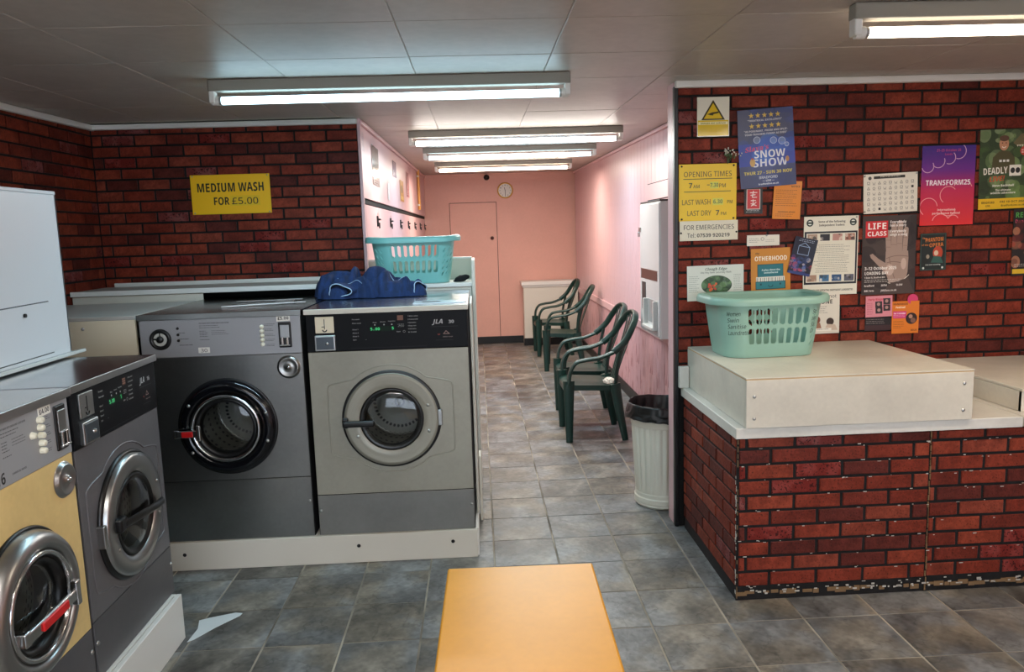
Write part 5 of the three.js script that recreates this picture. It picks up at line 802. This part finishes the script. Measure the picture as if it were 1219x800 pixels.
sheet('alone_leaflet', 'white support leaflet with two bowed heads, behind the green basket', 'leaflet', 1.735, 1.095, 0.165, 0.215, canvasTex(224, 292, (g, w, h) => { fill(g, '#ddd6c6', 0, 0, w, h); T(g, 'you are not', 112, 34, 32, '#2a2a28', { w: 180, style: 'normal' }); T(g, 'ALONE', 112, 72, 40, '#2a2a28', { w: 130 }); greek(g, 24, 150, 104, 4, 14, '#7a766c', 7, false); disc(g, '#7a3f2a', 66, 196, 26); disc(g, '#3a2a22', 160, 210, 26); poly(g, '#9a6a50', [[30, 270], [50, 214], [90, 216], [104, 270]]); poly(g, '#c9b39e', [[120, 270], [140, 226], [196, 232], [214, 270]]); fill(g, '#ece6d8', 60, 254, 110, 20); greek(g, 66, 164, 260, 1, 8, '#444', 6); }), { rot: 0.01, z: -3.7575 });
// posters of the pink passage wall
{
  const X = -0.6995, side = (nm, lb, z0, z1, y0, y1, draw, o = {}) => { const t = sheet(nm, lb, 'poster', X, (y0 + y1) / 2, z0 - z1, y1 - y0, canvasTex(96, 160, draw), { ...o, turn: Math.PI / 2, z: (z0 + z1) / 2, curl: 0.002 }); return t; };
  side('faded_notice', 'faded pink notice at the brick end of the locker wall', -4.86, -4.99, 2.08, 2.2, (g, w, h) => { fill(g, '#c9a7ad', 0, 0, w, h); greek(g, 12, 84, 20, 6, 18, '#8f6f78', 10); });
  side('photo_poster', 'dark photo poster with a white foot strip on the locker wall', -5.33, -5.69, 1.9, 2.17, (g, w, h) => { fill(g, '#b8b0b0', 0, 0, w, h); fill(g, '#4a4a4e', 6, 6, 84, 112); blotch(g, 90, 110, ['#6e6e70', '#2c2c30', '#a9a6a4'], 16, 6, 20); greek(g, 10, 86, 126, 3, 11, '#6d6668', 8); }, { rough: 0.15 });
  side('white_strip_notice', 'narrow white strip notice low on the locker wall', -6.19, -6.31, 1.83, 1.965, (g, w, h) => { fill(g, '#d9d2d4', 0, 0, w, h); greek(g, 10, 86, 20, 7, 18, '#a59a9e', 9); });
  side('lilac_notice', 'lilac notice with dark lettering on the locker wall', -6.63, -6.92, 2.05, 2.185, (g, w, h) => { fill(g, '#b9aabb', 0, 0, w, h); greek(g, 10, 86, 16, 7, 20, '#5a5060', 14); }, { rough: 0.15 });
  side('orange_passage_poster', 'orange portrait poster on the locker wall', -7.2, -7.53, 1.865, 2.06, (g, w, h) => { fill(g, '#c8893a', 0, 0, w, h); disc(g, '#7a5a34', 48, 66, 24, 1.3); fill(g, '#e0b060', 8, 120, 80, 26); });
  side('red_passage_poster', 'dull red poster beside the orange one on the locker wall', -7.86, -8.16, 1.935, 2.185, (g, w, h) => { fill(g, '#a2666c', 0, 0, w, h); blotch(g, w, 110, ['#7c4a52', '#c08a8a'], 12, 8, 24); greek(g, 10, 86, 120, 3, 11, '#e0c8c8', 8); });
  const cp = thing('corner_pipe', 'yellow painted pipe running down the locker wall near the end', 'pipe', [-0.68, 0, -9.3]);
  part('pipe', cyl(0.016, 0.016, 0.47, 16), mat('#d99a4a', { roughness: 0.4 }), cp, [0, 2.08, 0]);
  part('clip', rb(0.03, 0.02, 0.04, 0.004), M.offwhite, cp, [-0.006, 1.9, 0]); part('clip', rb(0.03, 0.02, 0.04, 0.004), M.offwhite, cp, [-0.006, 2.24, 0]);
}
// sprig of dried flowers tucked behind the signs
{
  const t = thing('flower_sprig', 'sprig of small white flowers tucked above the opening times sign', 'flowers', [1.235, 1.875, -3.745]);
  const stems = [], fl = [], lf = [];
  for (let i = 0; i < 9; i++) { const a = R(-0.9, 0.9) + (i % 2 ? 1.2 : -1.2) * 0.6, l = R(0.03, 0.06), e = V(Math.sin(a) * l, Math.cos(a) * l * 0.7, R(0.0, 0.02)); stems.push(tube([V(0, -0.03, 0), e.clone().multiplyScalar(0.5), e], 0.0012, 8, 5)); for (let k = 0; k < 3; k++) { const c = e.clone().add(V(R(-0.01, 0.01), R(-0.01, 0.01), R(0, 0.008))); for (let p = 0; p < 5; p++) fl.push(at(new THREE.SphereGeometry(0.0036, 6, 4).scale(1, 0.6, 0.5), 0.0038, 0, 0, 0, 0, p * 1.257).translate(c.x, c.y, c.z)); } lf.push(at(new THREE.SphereGeometry(0.011, 6, 4).scale(1, 0.35, 0.2), e.x * 0.6, e.y * 0.6 - 0.004, 0.004, 0, 0, a)); }
  part('stems', join(stems), mat('#4a5a3a', { roughness: 0.8 }), t); part('leaves', join(lf), mat('#556b46', { roughness: 0.8 }), t); part('blossoms', join(fl), mat('#d6d2c4', { roughness: 0.8 }), t);
}
renderer.render(scene, camera);
